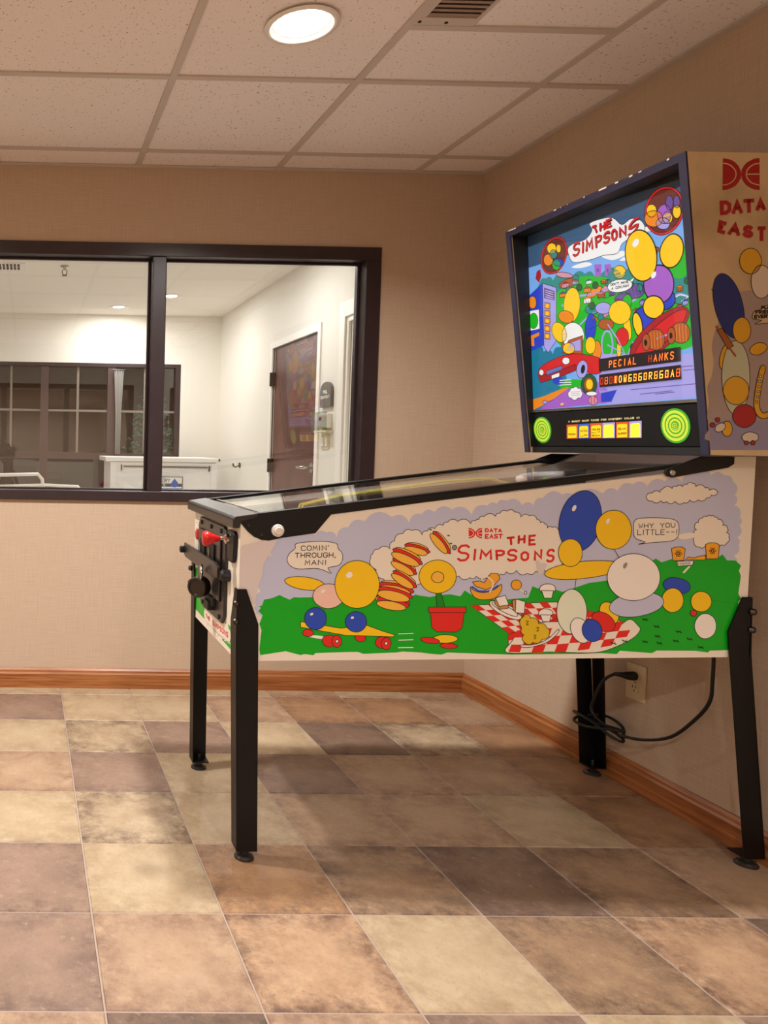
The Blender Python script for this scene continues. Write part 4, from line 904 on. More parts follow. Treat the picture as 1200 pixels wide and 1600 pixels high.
ART_BOX = [
('f','P',2,'dred',0,[449,1836,460,1835,471,1832,481,1826,489,1818,494,1808,497,1798,496,1788,491,1778,485,1770,475,1764,464,1760,453,1758]),
('f','P',2,'dred',0,[540,1838,529,1837,518,1832,508,1826,502,1818,497,1808,497,1798,499,1788,504,1779,512,1771,522,1765,533,1761,545,1760]),
('l','P',3,'boxcream',2.5,[449,1824,459,1823,469,1819,476,1813,482,1806,484,1798,483,1790,478,1782,471,1776,462,1772,452,1771]),
('l','P',3,'boxcream',2.5,[541,1825,531,1824,522,1820,515,1814,510,1807,509,1798,511,1790,517,1783,524,1777,534,1774,544,1772]),
('l','P',3,'boxcream',2.5,[542,1799,509,1798]),
('t','*DATA',2,'dred',9.5,[450,1697,115,10,-3,35]),
('t','*E',2,'dred',9.5,[445,1655,20,-6,3,31]),
('t','*A',2,'dred',9.5,[471,1649,31,-3,3,31]),
('t','*S',2,'dred',9.5,[508,1645,26,-5,3,31]),
('t','*T',2,'dred',9.5,[546,1634,22,1,-2,37]),
('f','S',1,'boxgrey',0,[450,1486,461,1438,453,1406,449,1367,456,1335,452,1295,443,1271,449,1231,446,1198,454,1170,461,1134,700,1138,735,1347,723,1538,564,1516,501,1506]),
('f','P',2,'violet',0,[453,1178,503,1191,600,1188,697,1194,705,1117,459,1113]),
('f','S',3,'yellow2',1,[560,1586,557,1570,548,1558,535,1554,521,1558,510,1569,505,1585,508,1601,517,1612,531,1617,545,1613,555,1601]),
('f','S',3,'navy',1,[518,1483,526,1442,523,1409,510,1394,489,1400,468,1426,451,1465,443,1506,446,1538,460,1553,480,1547,502,1521]),
('f','S',5,'yellow2',1,[543,1414,541,1398,533,1387,522,1382,511,1386,502,1398,498,1414,500,1430,508,1441,519,1446,530,1442,539,1430]),
('f','S',3,'white2',1,[589,1536,586,1515,578,1500,565,1494,552,1499,542,1514,537,1535,539,1555,548,1571,560,1576,574,1571,584,1556]),
('f','S',4,'pale2',1,[548,1296,546,1250,535,1216,518,1203,500,1215,485,1249,477,1295,479,1342,490,1376,507,1388,526,1376,541,1343]),
('f','S',6,'yellow2',1,[547,1264,544,1247,533,1233,517,1228,500,1233,488,1246,482,1263,486,1281,497,1294,513,1299,529,1294,542,1282]),
('f','S',3,'yellow2',1,[495,1344,491,1329,485,1318,478,1315,472,1320,469,1333,470,1349,474,1364,480,1375,487,1378,493,1372,496,1360]),
('f','S',3,'yellow2',1,[586,1376,586,1369,580,1361,571,1355,560,1353,550,1355,544,1361,544,1368,550,1376,559,1382,570,1384,580,1382]),
('f','S',7,'dred',1,[569,1200,566,1186,555,1175,541,1171,526,1175,515,1185,510,1199,513,1214,523,1225,538,1229,553,1225,564,1215]),
('f','S',8,'white2',1,[491,1179,493,1173,491,1167,486,1162,479,1159,473,1159,468,1162,467,1167,469,1173,474,1178,480,1181,487,1181]),
('f','S',8,'white2',1,[578,1147,576,1141,568,1136,558,1134,547,1136,539,1140,536,1147,539,1153,546,1158,556,1160,567,1158,575,1154]),
('f','S',7,'yellow2',1,[511,1167,510,1158,505,1150,499,1148,492,1150,487,1157,485,1167,486,1177,490,1184,497,1186,503,1184,508,1177]),
('f','S',9,'dred',1,[466,1176,463,1171,457,1171,454,1176,457,1181,463,1181]),
('f','S',9,'dred',1,[478,1189,475,1184,470,1184,467,1189,469,1194,475,1194]),
('f','S',9,'dred',1,[554,1133,551,1128,546,1128,543,1132,545,1137,551,1137]),
('f','S',9,'dred',1,[570,1133,568,1128,562,1128,559,1133,561,1138,567,1138]),
('f','P',5,'brown',1,[458,1413,470,1419,502,1375,489,1366]),
('l','P',6,'brown',5,[456,1422,464,1413]),
('l','P',6,'brown',5,[494,1367,508,1350]),
('l','S',6,'black',16,[579,1321,572,1281,569,1225,586,1201,614,1217,622,1249]),
('l','S',7,'yellow2',12,[579,1321,572,1281,569,1225,586,1201,614,1217,622,1249]),
('f','S',10,'white2',1,[577,1300,576,1297,572,1297,571,1300,572,1303,575,1303]),
('f','S',10,'white2',1,[576,1287,574,1284,571,1284,569,1287,571,1290,574,1290]),
('f','S',10,'white2',1,[575,1274,573,1272,570,1271,568,1274,570,1277,573,1277]),
('f','S',10,'white2',1,[574,1262,572,1259,569,1259,567,1261,569,1264,572,1264]),
('f','S',10,'white2',1,[572,1249,571,1246,568,1246,566,1249,567,1251,571,1251]),
('f','S',10,'white2',1,[571,1236,570,1233,567,1233,565,1236,566,1238,569,1239]),
('l','P',4,'black',2,[444,1510,439,1514]),
('l','P',2,'dred',6,[498,1377,521,1374]),
('f','S',4,'boxcream',1,[575,1474,606,1482,647,1476,649,1442,593,1434,553,1430,569,1439,546,1443,548,1460,561,1464]),
('t','PLA',6,'black',3,[566,1466,22,2,-1,9]),
('t','FRIEN',6,'black',3,[552,1454,38,2,-1,10]),
('t','EVERY',6,'black',3,[549,1443,42,2,0,10]),
]
ART_GLASS = [
('f','P',0,'e_sky',0,[-358,1728,306,1715,322,1456,316,1241,-378,1238]),
('f','S',1,'e_white',1,[-145,1743,-124,1752,-70,1752,-41,1771,-50,1794,-3,1794,41,1784,74,1755,107,1762,139,1749,154,1726,146,1707,105,1708,72,1701,54,1679,1,1686,-54,1686,-122,1695,-141,1721]),
('f','S',1,'e_white',0,[-132,1683,-73,1684,-45,1670,-93,1671]),
('f','S',1,'e_white',0,[-8,1688,71,1682,87,1668,36,1664]),
('f','S',1,'e_white',0,[62,1658,136,1671,144,1651,95,1650]),
('f','S',1,'e_white',0,[106,1724,177,1723,184,1708]),
('t','T',6,'e_dark',8,[-30,1757,20,-1,-11,25]),
('t','T',7,'e_red',6.2,[-32,1759,20,-1,-10,25]),
('t','H',6,'e_dark',8,[-10,1757,23,-1,1,26]),
('t','H',7,'e_red',6.2,[-12,1759,23,-1,1,25]),
('t','E',6,'e_dark',8,[15,1758,24,-1,1,26]),
('t','E',7,'e_red',6.2,[13,1759,24,0,1,27]),
('t','S',6,'e_dark',8,[-124,1708,30,4,5,42]),
('t','S',7,'e_red',6.2,[-126,1710,30,3,5,42]),
('t','I',6,'e_dark',8,[-82,1711,4,0,2,35]),
('t','I',7,'e_red',6.2,[-84,1712,4,1,2,36]),
('t','M',6,'e_dark',8,[-68,1712,31,1,1,36]),
('t','M',7,'e_red',6.2,[-70,1714,31,1,2,36]),
('t','P',6,'e_dark',8,[-28,1712,28,3,-1,36]),
('t','P',7,'e_red',6.2,[-29,1714,27,3,-2,35]),
('t','S',6,'e_dark',8,[3,1714,26,3,3,35]),
('t','S',7,'e_red',6.2,[1,1716,27,3,3,35]),
('t','O',6,'e_dark',8,[35,1716,24,0,-1,33]),
('t','O',7,'e_red',6.2,[34,1717,23,1,-2,34]),
('t','N',6,'e_dark',8,[64,1718,27,1,1,30]),
('t','N',7,'e_red',6.2,[62,1720,27,1,1,30]),
('t','S',6,'e_dark',8,[95,1710,37,15,7,38]),
('t','S',7,'e_red',6.2,[93,1711,37,15,7,39]),
('f','B',1,'e_teal',0,[-284,1662,-250,1673,-218,1659,-175,1664,-134,1648,-75,1649,-37,1634,-10,1635,69,1611,102,1622,134,1609,180,1580,295,1578,300,1495,-287,1606]),
('f','S',2,'e_green',0,[-176,1628,-134,1648,-56,1638,34,1612,101,1591,141,1563,178,1518,294,1532,305,1436,290,1379,126,1381,-47,1395,-185,1440,-235,1521,-209,1606]),
('f','P',3,'e_purple',0,[-36,1668,-7,1663,-11,1627,-34,1632]),
('f','S',5,'e_violet',0,[-17,1647,-20,1642,-24,1643,-27,1649,-24,1653,-19,1652]),
('f','P',3,'e_purple',0,[4,1658,29,1655,25,1620,6,1624]),
('f','S',5,'e_violet',0,[20,1638,18,1633,13,1634,11,1640,14,1645,18,1644]),
('f','S',3,'e_yellow',1,[84,1619,79,1609,67,1605,52,1608,41,1618,37,1630,42,1639,54,1643,68,1640,80,1630]),
('f','B',3,'e_teal',0,[17,1632,69,1611,118,1612,142,1588,133,1565,34,1598]),
('f','B',4,'e_green',0,[241,1644,264,1650,289,1580,253,1564,237,1604]),
('f','B',3,'e_teal',1,[235,1556,261,1586,288,1556,294,1520,251,1498]),
('f','S',4,'e_pink',1,[-126,1653,-142,1652,-175,1660,-200,1673,-198,1680,-171,1676,-139,1664]),
('f','S',4,'e_brown',1,[-111,1636,-121,1625,-153,1621,-183,1629,-188,1642,-164,1650,-130,1648]),
('f','S',4,'e_orange',1,[-9,1596,-14,1584,-38,1574,-64,1573,-71,1582,-54,1595,-26,1601]),
('f','S',4,'e_pink',1,[43,1595,37,1586,15,1578,-7,1579,-13,1587,4,1597,28,1600]),
('f','S',4,'e_teal',1,[-23,1532,-34,1522,-58,1523,-77,1535,-76,1548,-56,1553,-33,1546]),
('f','S',4,'e_pink',1,[20,1521,10,1507,-11,1507,-28,1521,-28,1538,-10,1546,11,1538]),
('f','S',4,'e_violet',1,[93,1555,86,1547,64,1543,43,1546,40,1554,57,1561,80,1561]),
('f','S',4,'e_violet',1,[148,1560,142,1543,116,1538,90,1548,84,1566,102,1579,131,1576]),
('f','S',4,'e_pink',1,[194,1647,190,1640,174,1635,158,1636,154,1642,166,1649,184,1651]),
('l','P',6,'e_dark',1.5,[92,1573,100,1546]),
('l','P',6,'e_dark',1.5,[-78,1573,-64,1550]),
('l','P',6,'e_dark',1.5,[104,1573,111,1546]),
('l','P',6,'e_dark',1.5,[-54,1577,-41,1554]),
('l','P',6,'e_dark',1.5,[115,1573,122,1547]),
('l','P',6,'e_dark',1.5,[-30,1581,-17,1558]),
('l','P',6,'e_dark',1.5,[127,1574,134,1547]),
('l','P',6,'e_dark',1.5,[-7,1584,6,1561]),
('l','P',6,'e_dark',1.5,[138,1574,145,1547]),
('l','P',6,'e_dark',1.5,[15,1588,28,1565]),
('l','P',5,'e_white',2,[237,1513,263,1520,287,1510,266,1502]),
('f','P',5,'e_pink',1,[-176,1639,-145,1636,-145,1623,-176,1626]),
('f','P',7,'e_dred',1,[-179,1639,-161,1644,-142,1635]),
('l','P',8,'e_dark',1.4,[-167,1633,-167,1628]),
('l','P',8,'e_dark',1.4,[-154,1631,-154,1626]),
('f','P',5,'e_lav',1,[-129,1639,-104,1636,-104,1625,-130,1627]),
('f','P',7,'e_brown',1,[-132,1639,-117,1643,-101,1635]),
('l','P',8,'e_dark',1.4,[-122,1633,-122,1629]),
('l','P',8,'e_dark',1.4,[-111,1632,-112,1628]),
('f','P',5,'e_orange',1,[-188,1610,-158,1607,-159,1596,-188,1599]),
('f','P',7,'e_violet',1,[-191,1610,-174,1615,-155,1607]),
('l','P',8,'e_dark',1.4,[-179,1605,-179,1600]),
('l','P',8,'e_dark',1.4,[-167,1603,-168,1599]),
('f','P',5,'e_white',1,[-71,1626,-48,1624,-48,1614,-71,1616]),
('f','P',7,'e_teal',1,[-74,1626,-60,1630,-45,1623]),
('l','P',8,'e_dark',1.4,[-64,1621,-64,1617]),
('l','P',8,'e_dark',1.4,[-55,1620,-55,1617]),
('f','P',5,'e_brown',1,[-11,1613,16,1610,16,1601,-11,1604]),
('f','P',7,'e_orange',1,[-13,1613,2,1616,19,1610]),
('l','P',8,'e_dark',1.4,[-3,1608,-3,1604]),
('l','P',8,'e_dark',1.4,[8,1607,8,1603]),
('f','P',5,'e_orange',1,[-81,1605,-53,1602,-53,1590,-82,1593]),
('f','P',7,'e_brown',1,[-84,1605,-68,1610,-50,1602]),
('l','P',8,'e_dark',1.4,[-73,1599,-73,1594]),
('l','P',8,'e_dark',1.4,[-61,1598,-62,1593]),
('f','P',5,'e_brown',1,[-26,1578,3,1575,3,1563,-26,1566]),
('f','P',7,'e_pink',1,[-28,1578,-12,1583,6,1575]),
('l','P',8,'e_dark',1.4,[-17,1572,-17,1568]),
('l','P',8,'e_dark',1.4,[-5,1571,-6,1566]),
('f','P',5,'e_violet',1,[19,1575,42,1573,42,1562,19,1564]),
('f','P',7,'e_lav',1,[17,1575,30,1579,45,1572]),
('l','P',8,'e_dark',1.4,[26,1570,26,1565]),
('l','P',8,'e_dark',1.4,[35,1569,35,1565]),
('f','P',5,'e_orange',1,[40,1544,63,1543,62,1531,40,1532]),
('f','P',7,'e_dred',1,[38,1544,51,1549,65,1542]),
('l','P',8,'e_dark',1.4,[47,1539,47,1534]),
('l','P',8,'e_dark',1.4,[56,1538,56,1534]),
('f','P',5,'e_white',1,[-83,1574,-54,1572,-55,1558,-83,1560]),
('f','P',7,'e_orange',1,[-86,1574,-69,1580,-51,1571]),
('l','P',8,'e_dark',1.4,[-74,1568,-74,1562]),
('l','P',8,'e_dark',1.4,[-63,1567,-63,1561]),
('f','P',5,'e_lav',1,[131,1527,152,1526,152,1514,131,1516]),
('f','P',7,'e_violet',1,[129,1527,141,1532,154,1525]),
('l','P',8,'e_dark',1.4,[138,1522,137,1517]),
('l','P',8,'e_dark',1.4,[146,1521,146,1517]),
('f','P',5,'e_pink',1,[106,1506,126,1505,126,1495,106,1496]),
('f','P',7,'e_brown',1,[104,1506,115,1511,128,1505]),
('l','P',8,'e_dark',1.4,[112,1501,112,1497]),
('l','P',8,'e_dark',1.4,[120,1501,120,1497]),
('f','P',5,'e_brown',1,[253,1540,271,1539,271,1528,252,1529]),
('f','P',7,'e_orange',1,[250,1540,261,1545,273,1538]),
('l','P',8,'e_dark',1.4,[258,1535,258,1531]),
('l','P',8,'e_dark',1.4,[265,1535,265,1531]),
('f','P',5,'e_lav',1,[269,1501,286,1500,285,1490,269,1490]),
('f','P',7,'e_blue',1,[267,1501,277,1506,288,1500]),
('l','P',8,'e_dark',1.4,[274,1496,274,1492]),
('l','P',8,'e_dark',1.4,[281,1496,280,1492]),
('f','P',5,'e_pink',1,[251,1493,268,1492,268,1484,251,1484]),
('f','P',7,'e_dred',1,[249,1492,259,1496,270,1491]),
('l','P',8,'e_dark',1.4,[256,1489,256,1485]),
('l','P',8,'e_dark',1.4,[263,1488,263,1485]),
('f','P',5,'e_brown',1,[183,1659,199,1658,199,1649,182,1651]),
('f','P',7,'e_dred',1,[180,1659,190,1663,201,1657]),
('l','P',8,'e_dark',1.4,[188,1655,187,1652]),
('l','P',8,'e_dark',1.4,[194,1654,194,1651]),
('f','P',5,'e_orange',1,[-52,1510,-31,1509,-32,1497,-52,1497]),
('f','P',7,'e_brown',1,[-55,1509,-42,1516,-29,1509]),
('l','P',8,'e_dark',1.4,[-46,1504,-46,1499]),
('l','P',8,'e_dark',1.4,[-38,1504,-38,1499]),
('f','S',5,'e_teal',1,[-133,1612,-138,1604,-149,1604,-158,1612,-157,1622,-148,1627,-137,1622]),
('f','S',5,'e_tgreen',1,[-22,1603,-27,1596,-37,1596,-45,1603,-44,1613,-36,1617,-26,1613]),
('f','S',5,'e_tgreen',1,[-88,1610,-93,1603,-104,1603,-112,1610,-112,1620,-103,1624,-92,1620]),
('f','S',5,'e_teal',1,[27,1600,23,1592,13,1592,5,1600,6,1609,14,1613,24,1609]),
('f','S',5,'e_tgreen',1,[111,1579,107,1572,98,1572,91,1579,91,1587,99,1591,108,1588]),
('f','S',5,'e_teal',1,[102,1539,98,1532,88,1531,81,1538,82,1547,89,1552,98,1548]),
('f','S',5,'e_teal',1,[143,1563,139,1556,130,1555,123,1562,124,1571,131,1575,139,1571]),
('f','S',5,'e_tgreen',1,[-38,1545,-43,1537,-53,1537,-62,1545,-61,1554,-53,1559,-42,1555]),
('f','S',5,'e_teal',1,[-101,1641,-107,1633,-117,1634,-126,1642,-126,1651,-116,1655,-106,1651]),
('f','S',5,'e_teal',1,[247,1505,243,1499,235,1498,229,1505,229,1513,235,1517,243,1514]),
('f','S',5,'e_tgreen',1,[293,1549,290,1543,282,1543,276,1549,276,1557,283,1561,290,1557]),
('f','S',5,'e_teal',1,[-3,1505,-8,1497,-18,1497,-26,1504,-25,1513,-17,1518,-7,1514]),
('f','S',5,'e_tgreen',1,[113,1402,109,1394,100,1394,93,1400,93,1409,101,1414,110,1411]),
('f','S',5,'e_teal',1,[41,1504,37,1497,27,1496,20,1503,20,1512,28,1517,37,1513]),
('l','S',4,'e_lav',6,[-179,1571,-117,1588,-49,1582,33,1585]),
('l','S',4,'e_lav',6,[-101,1500,-42,1525,48,1520,116,1536]),
('l','S',4,'e_lav',6,[230,1514,259,1521,287,1510]),
('l','S',4,'e_lav',6,[86,1386,103,1416,144,1423]),
('l','P',6,'e_dark',1.4,[-157,1588,-126,1611]),
('l','P',6,'e_dark',1.4,[-4,1559,67,1565]),
('l','P',6,'e_dark',1.4,[-63,1480,-16,1487]),
('l','P',6,'e_dark',1.4,[63,1474,97,1482]),
('f','P',4,'e_blue',0,[-357,1627,-267,1662,-266,1458,-367,1440]),
('f','S',6,'e_orange',1,[-301,1604,-307,1590,-321,1587,-334,1595,-339,1611,-332,1626,-319,1629,-306,1621]),
('f','P',6,'e_white',1,[-347,1582,-289,1579,-288,1515,-351,1516]),
('f','S',8,'e_green',1,[-295,1542,-303,1525,-320,1520,-336,1530,-342,1550,-334,1567,-317,1572,-301,1562]),
('f','P',6,'e_orange',0,[-334,1498,-292,1504,-293,1492,-319,1488,-318,1461,-332,1463]),
('f','P',5,'e_lav',1,[-267,1661,-203,1634,-210,1466,-251,1430,-270,1451]),
('f','P',7,'e_violet',0,[-260,1646,-211,1624,-212,1595,-262,1612]),
('l','P',9,'e_white',1.5,[-254,1635,-217,1621]),
('l','P',9,'e_white',1.5,[-254,1629,-217,1614]),
('l','P',9,'e_white',1.5,[-255,1622,-218,1607]),
('l','P',9,'e_white',1.5,[-255,1615,-218,1601]),
('f','P',7,'e_orange',1,[-260,1597,-234,1589,-235,1571,-261,1578]),
('f','S',9,'e_yellow',0,[-240,1582,-244,1577,-252,1579,-255,1585,-251,1589,-243,1588]),
('f','P',7,'e_orange',1,[-262,1572,-235,1565,-236,1546,-262,1554]),
('f','S',9,'e_yellow',0,[-241,1557,-245,1553,-253,1554,-257,1560,-252,1565,-245,1563]),
('f','P',7,'e_orange',1,[-263,1548,-236,1540,-237,1522,-264,1529]),
('f','S',9,'e_yellow',0,[-242,1533,-246,1528,-254,1530,-258,1535,-254,1540,-246,1539]),
('f','P',7,'e_orange',1,[-264,1523,-238,1516,-238,1497,-265,1504]),
('f','S',9,'e_yellow',0,[-243,1508,-248,1504,-255,1505,-259,1511,-255,1515,-247,1514]),
('f','P',7,'e_orange',1,[-265,1498,-239,1491,-240,1473,-266,1479]),
('f','S',9,'e_yellow',0,[-245,1484,-249,1479,-257,1480,-260,1486,-256,1491,-248,1490]),
('f','P',5,'e_dred',0,[-301,1684,-294,1706,-276,1709,-272,1686,-284,1666]),
('f','S',6,'e_white',1,[-86,1463,-94,1443,-111,1431,-136,1428,-160,1437,-177,1455,-183,1477,-176,1497,-157,1509,-132,1511,-108,1501,-92,1484]),
('f','S',7,'e_yellow',1,[-99,1558,-108,1533,-123,1517,-142,1514,-160,1525,-170,1547,-171,1575,-162,1600,-146,1616,-127,1618,-110,1607,-100,1585]),
('f','S',9,'e_orange',1,[-130,1519,-139,1513,-154,1512,-172,1517,-187,1526,-195,1537,-195,1547,-185,1553,-169,1554,-152,1549,-137,1540,-129,1529]),
('f','S',6,'e_yellow',1,[-166,1492,-162,1475,-167,1462,-180,1456,-197,1458,-214,1470,-226,1486,-230,1504,-224,1518,-211,1524,-193,1520,-177,1509]),
('f','S',5,'e_brown',1,[-92,1457,-92,1446,-105,1435,-126,1427,-151,1426,-173,1430,-185,1439,-185,1451,-172,1463,-150,1470,-125,1471,-104,1467]),
('f','S',6,'e_blue',1,[-36,1478,-42,1458,-52,1444,-65,1441,-75,1449,-81,1466,-81,1488,-75,1508,-65,1522,-53,1525,-42,1517,-36,1500]),
('f','S',8,'e_yellow',1,[-40,1427,-43,1414,-51,1406,-62,1404,-72,1408,-80,1419,-82,1433,-78,1445,-70,1454,-60,1456,-50,1451,-42,1441]),
('f','S',7,'e_orange',1,[-17,1408,-20,1393,-27,1383,-36,1380,-46,1385,-52,1397,-54,1413,-51,1428,-43,1439,-34,1441,-25,1436,-19,1424]),
('f','S',8,'e_yellow',1,[-128,1429,-131,1421,-141,1416,-155,1415,-168,1419,-178,1427,-181,1436,-177,1444,-167,1449,-153,1450,-140,1446,-131,1438]),
('f','S',8,'e_yellow',1,[99,1502,93,1486,78,1476,58,1475,37,1483,22,1498,17,1516,24,1533,39,1542,60,1543,80,1535,94,1520]),
('f','S',8,'e_red',1,[88,1434,85,1422,76,1414,64,1412,52,1417,43,1428,41,1441,44,1454,54,1462,66,1464,77,1459,86,1448]),
('f','S',7,'e_yellow',1,[97,1464,98,1444,96,1430,90,1425,82,1430,76,1445,71,1465,70,1485,73,1499,79,1504,86,1498,93,1484]),
('f','S',7,'e_yellow',1,[59,1402,58,1389,54,1380,50,1377,45,1381,43,1391,42,1404,44,1418,47,1427,52,1430,56,1426,58,1416]),
('f','S',6,'e_lav',1,[26,1527,21,1519,10,1515,-5,1515,-21,1520,-32,1528,-36,1538,-31,1546,-19,1550,-4,1550,11,1545,22,1536]),
('f','S',7,'e_brown',1,[34,1479,30,1471,19,1467,4,1467,-12,1472,-23,1480,-27,1488,-22,1496,-10,1500,5,1500,20,1495,31,1487]),
('f','S',10,'e_yellow',2,[192,1643,190,1613,178,1591,158,1580,134,1583,111,1600,94,1628,85,1661,87,1692,100,1714,121,1724,145,1719,167,1702,184,1674]),
('f','S',9,'e_purple',2,[244,1551,239,1530,225,1515,206,1509,184,1513,164,1527,150,1548,146,1572,152,1593,166,1608,187,1613,209,1608,228,1594,240,1574]),
('f','S',8,'e_blue',2,[247,1511,243,1500,233,1492,219,1489,203,1492,189,1500,179,1512,176,1525,180,1536,190,1544,205,1547,221,1544,234,1535,244,1524]),
('f','S',8,'e_yellow',2,[274,1624,265,1608,252,1598,235,1596,220,1602,208,1616,202,1635,204,1654,214,1670,228,1680,244,1682,259,1675,271,1661,276,1643]),
('f','S',10,'e_yellow',2,[212,1497,208,1484,198,1475,184,1471,169,1474,155,1482,145,1495,142,1509,146,1522,156,1531,171,1534,186,1531,200,1523,209,1510]),
('f','S',8,'e_blue',2,[198,1465,193,1450,180,1439,161,1435,140,1438,121,1448,108,1463,104,1481,109,1497,123,1507,143,1511,163,1508,182,1497,194,1482]),
('f','S',9,'e_yellow',2,[137,1465,138,1450,136,1439,131,1432,124,1432,116,1439,110,1451,105,1465,104,1480,106,1492,112,1498,119,1498,126,1491,133,1479]),
('f','S',12,'e_white',0,[131,1685,124,1680,115,1681,111,1688,114,1696,122,1701,130,1700,134,1694]),
('f','S',12,'e_white',0,[187,1585,181,1581,175,1581,172,1586,174,1593,180,1597,186,1597,189,1592]),
('f','S',11,'e_dred',1,[284,1480,288,1461,273,1436,243,1408,203,1383,158,1367,120,1362,95,1370,91,1391,108,1419,143,1448,186,1472,229,1486,263,1489]),
('f','S',12,'e_red',1,[280,1476,280,1462,265,1442,237,1418,200,1395,162,1378,130,1370,112,1374,112,1388,129,1411,161,1436,199,1458,236,1474,264,1480]),
('l','P',13,'e_lav',5,[186,1416,242,1425]),
('f','S',13,'e_brown',1,[212,1410,206,1394,190,1385,170,1388,154,1401,148,1418,155,1434,172,1442,192,1440,207,1427]),
('f','S',15,'e_brown',1,[164,1409,161,1396,153,1388,145,1390,138,1399,136,1413,139,1426,146,1433,155,1432,162,1422]),
('f','S',17,'e_dark',0,[154,1409,152,1403,148,1401,144,1404,143,1411,144,1417,148,1419,152,1416]),
('l','P',16,'e_orange',2,[166,1437,168,1393]),
('l','P',16,'e_orange',2,[177,1436,179,1392]),
('l','P',16,'e_orange',2,[188,1434,189,1390]),
('l','P',16,'e_orange',2,[198,1433,200,1389]),
('f','S',13,'e_brown',1,[291,1416,285,1401,270,1393,252,1396,237,1408,232,1425,238,1441,253,1448,272,1445,286,1433]),
('f','S',15,'e_brown',1,[246,1416,243,1403,236,1396,228,1397,222,1406,220,1419,223,1432,230,1439,238,1438,244,1429]),
('f','S',17,'e_dark',0,[237,1416,235,1411,231,1409,228,1412,227,1418,228,1424,232,1426,235,1423]),
('l','P',16,'e_orange',2,[248,1443,250,1401]),
('l','P',16,'e_orange',2,[258,1442,260,1399]),
('l','P',16,'e_orange',2,[268,1440,270,1398]),
('l','P',16,'e_orange',2,[278,1439,279,1397]),
('l','P',9,'e_lav',6,[28,1420,25,1403,19,1390,11,1382,3,1381,-6,1388,-12,1400,-15,1416,-14,1434,-10,1449,-3,1460,6,1464,15,1461,22,1451,26,1437,28,1420]),
('l','P',9,'e_lav',4,[11,1482,45,1437,73,1387,9,1422]),
('f','S',7,'e_green',1,[103,1532,98,1520,86,1516,75,1524,70,1539,76,1551,88,1555,99,1547]),
('f','S',9,'e_white',1,[106,1581,100,1571,79,1566,51,1568,26,1576,15,1588,22,1599,44,1604,72,1601,96,1593]),
('f','P',9,'e_white',0,[93,1589,114,1597,99,1578]),
('t',"DON'T HAVE",11,'e_dark',2,[26,1591,67,-5,1,8]),
('t','A COW,MAN',11,'e_dark',2,[29,1579,65,-4,1,8]),
('f','S',4,'e_red',1,[-155,1713,-173,1693,-198,1682,-226,1682,-251,1693,-267,1713,-272,1739,-264,1764,-244,1784,-218,1794,-191,1793,-167,1781,-152,1761,-148,1737]),
('f','S',5,'e_maroon',1,[-162,1716,-178,1698,-200,1688,-225,1688,-246,1697,-261,1715,-264,1738,-257,1761,-240,1778,-217,1788,-192,1787,-172,1777,-158,1759,-155,1737]),
('f','S',4,'e_red',1,[275,1717,259,1697,235,1687,206,1689,180,1704,161,1728,154,1756,160,1784,178,1804,204,1813,232,1809,257,1794,274,1770,281,1743]),
('f','S',5,'e_maroon',1,[269,1721,254,1703,232,1694,207,1696,184,1708,168,1729,162,1755,167,1780,183,1798,206,1806,231,1803,253,1790,268,1769,274,1745]),
('f','S',7,'e_green',1,[-180,1702,-186,1691,-200,1689,-213,1697,-218,1711,-212,1722,-198,1724,-185,1715]),
('f','S',7,'e_orange',1,[-214,1725,-221,1713,-237,1711,-252,1720,-258,1735,-251,1747,-235,1749,-220,1739]),
('f','S',7,'e_yellow',1,[-197,1757,-203,1746,-219,1745,-234,1754,-240,1768,-233,1778,-217,1780,-202,1771]),
('f','S',7,'e_blue',1,[-165,1705,-172,1698,-189,1698,-205,1706,-212,1717,-204,1724,-188,1724,-172,1716]),
('f','S',7,'e_teal',1,[-194,1738,-200,1729,-212,1728,-224,1735,-229,1746,-223,1755,-211,1757,-199,1749]),
('f','S',7,'e_yellow',1,[-176,1751,-179,1743,-187,1741,-194,1747,-197,1757,-193,1765,-186,1767,-178,1761]),
('f','S',7,'e_orange',1,[215,1730,206,1717,185,1717,163,1729,155,1748,164,1761,186,1760,207,1748]),
('f','S',7,'e_yellow',1,[195,1757,190,1747,178,1745,166,1754,162,1767,167,1778,179,1779,191,1771]),
('f','S',7,'e_purple',1,[241,1734,234,1718,218,1716,203,1728,197,1747,204,1763,220,1766,235,1754]),
('f','S',7,'e_yellow',1,[245,1724,240,1714,229,1713,218,1721,214,1733,219,1743,230,1744,241,1736]),
('f','S',7,'e_violet',1,[248,1762,244,1749,236,1746,228,1754,225,1769,229,1781,237,1784,245,1776]),
('f','S',7,'e_yellow',1,[271,1731,267,1721,258,1718,249,1726,246,1739,250,1749,259,1751,268,1744]),
('f','S',7,'e_violet',1,[269,1758,266,1747,259,1745,252,1752,249,1764,253,1775,260,1777,266,1770]),
('f','S',7,'e_lav',1,[236,1712,230,1702,214,1702,199,1711,192,1724,199,1733,215,1733,230,1724]),
('f','B',3,'e_tealb',0,[-367,1440,-318,1465,-273,1436,-229,1423,-195,1442,-155,1415,-188,1367,-180,1308,-246,1290,-376,1266]),
('f','S',4,'e_orange',0,[-378,1238,-363,1274,-269,1291,-191,1308,-159,1310,-192,1294,-281,1261]),
('f','P',3,'e_purple',0,[-317,1244,-191,1301,-108,1316,-13,1316,20,1252]),
('f','P',3,'e_lav',0,[-47,1402,303,1360,300,1248,2,1246,-33,1290]),
('f','P',4,'e_blue',0,[-24,1282,39,1288,16,1254,-25,1255]),
('l','P',5,'e_violet',2,[58,1336,295,1331]),
('l','P',5,'e_violet',2,[90,1284,301,1284]),
('l','P',5,'e_violet',2,[123,1269,230,1271]),
('l','P',5,'e_violet',2,[267,1322,309,1321]),
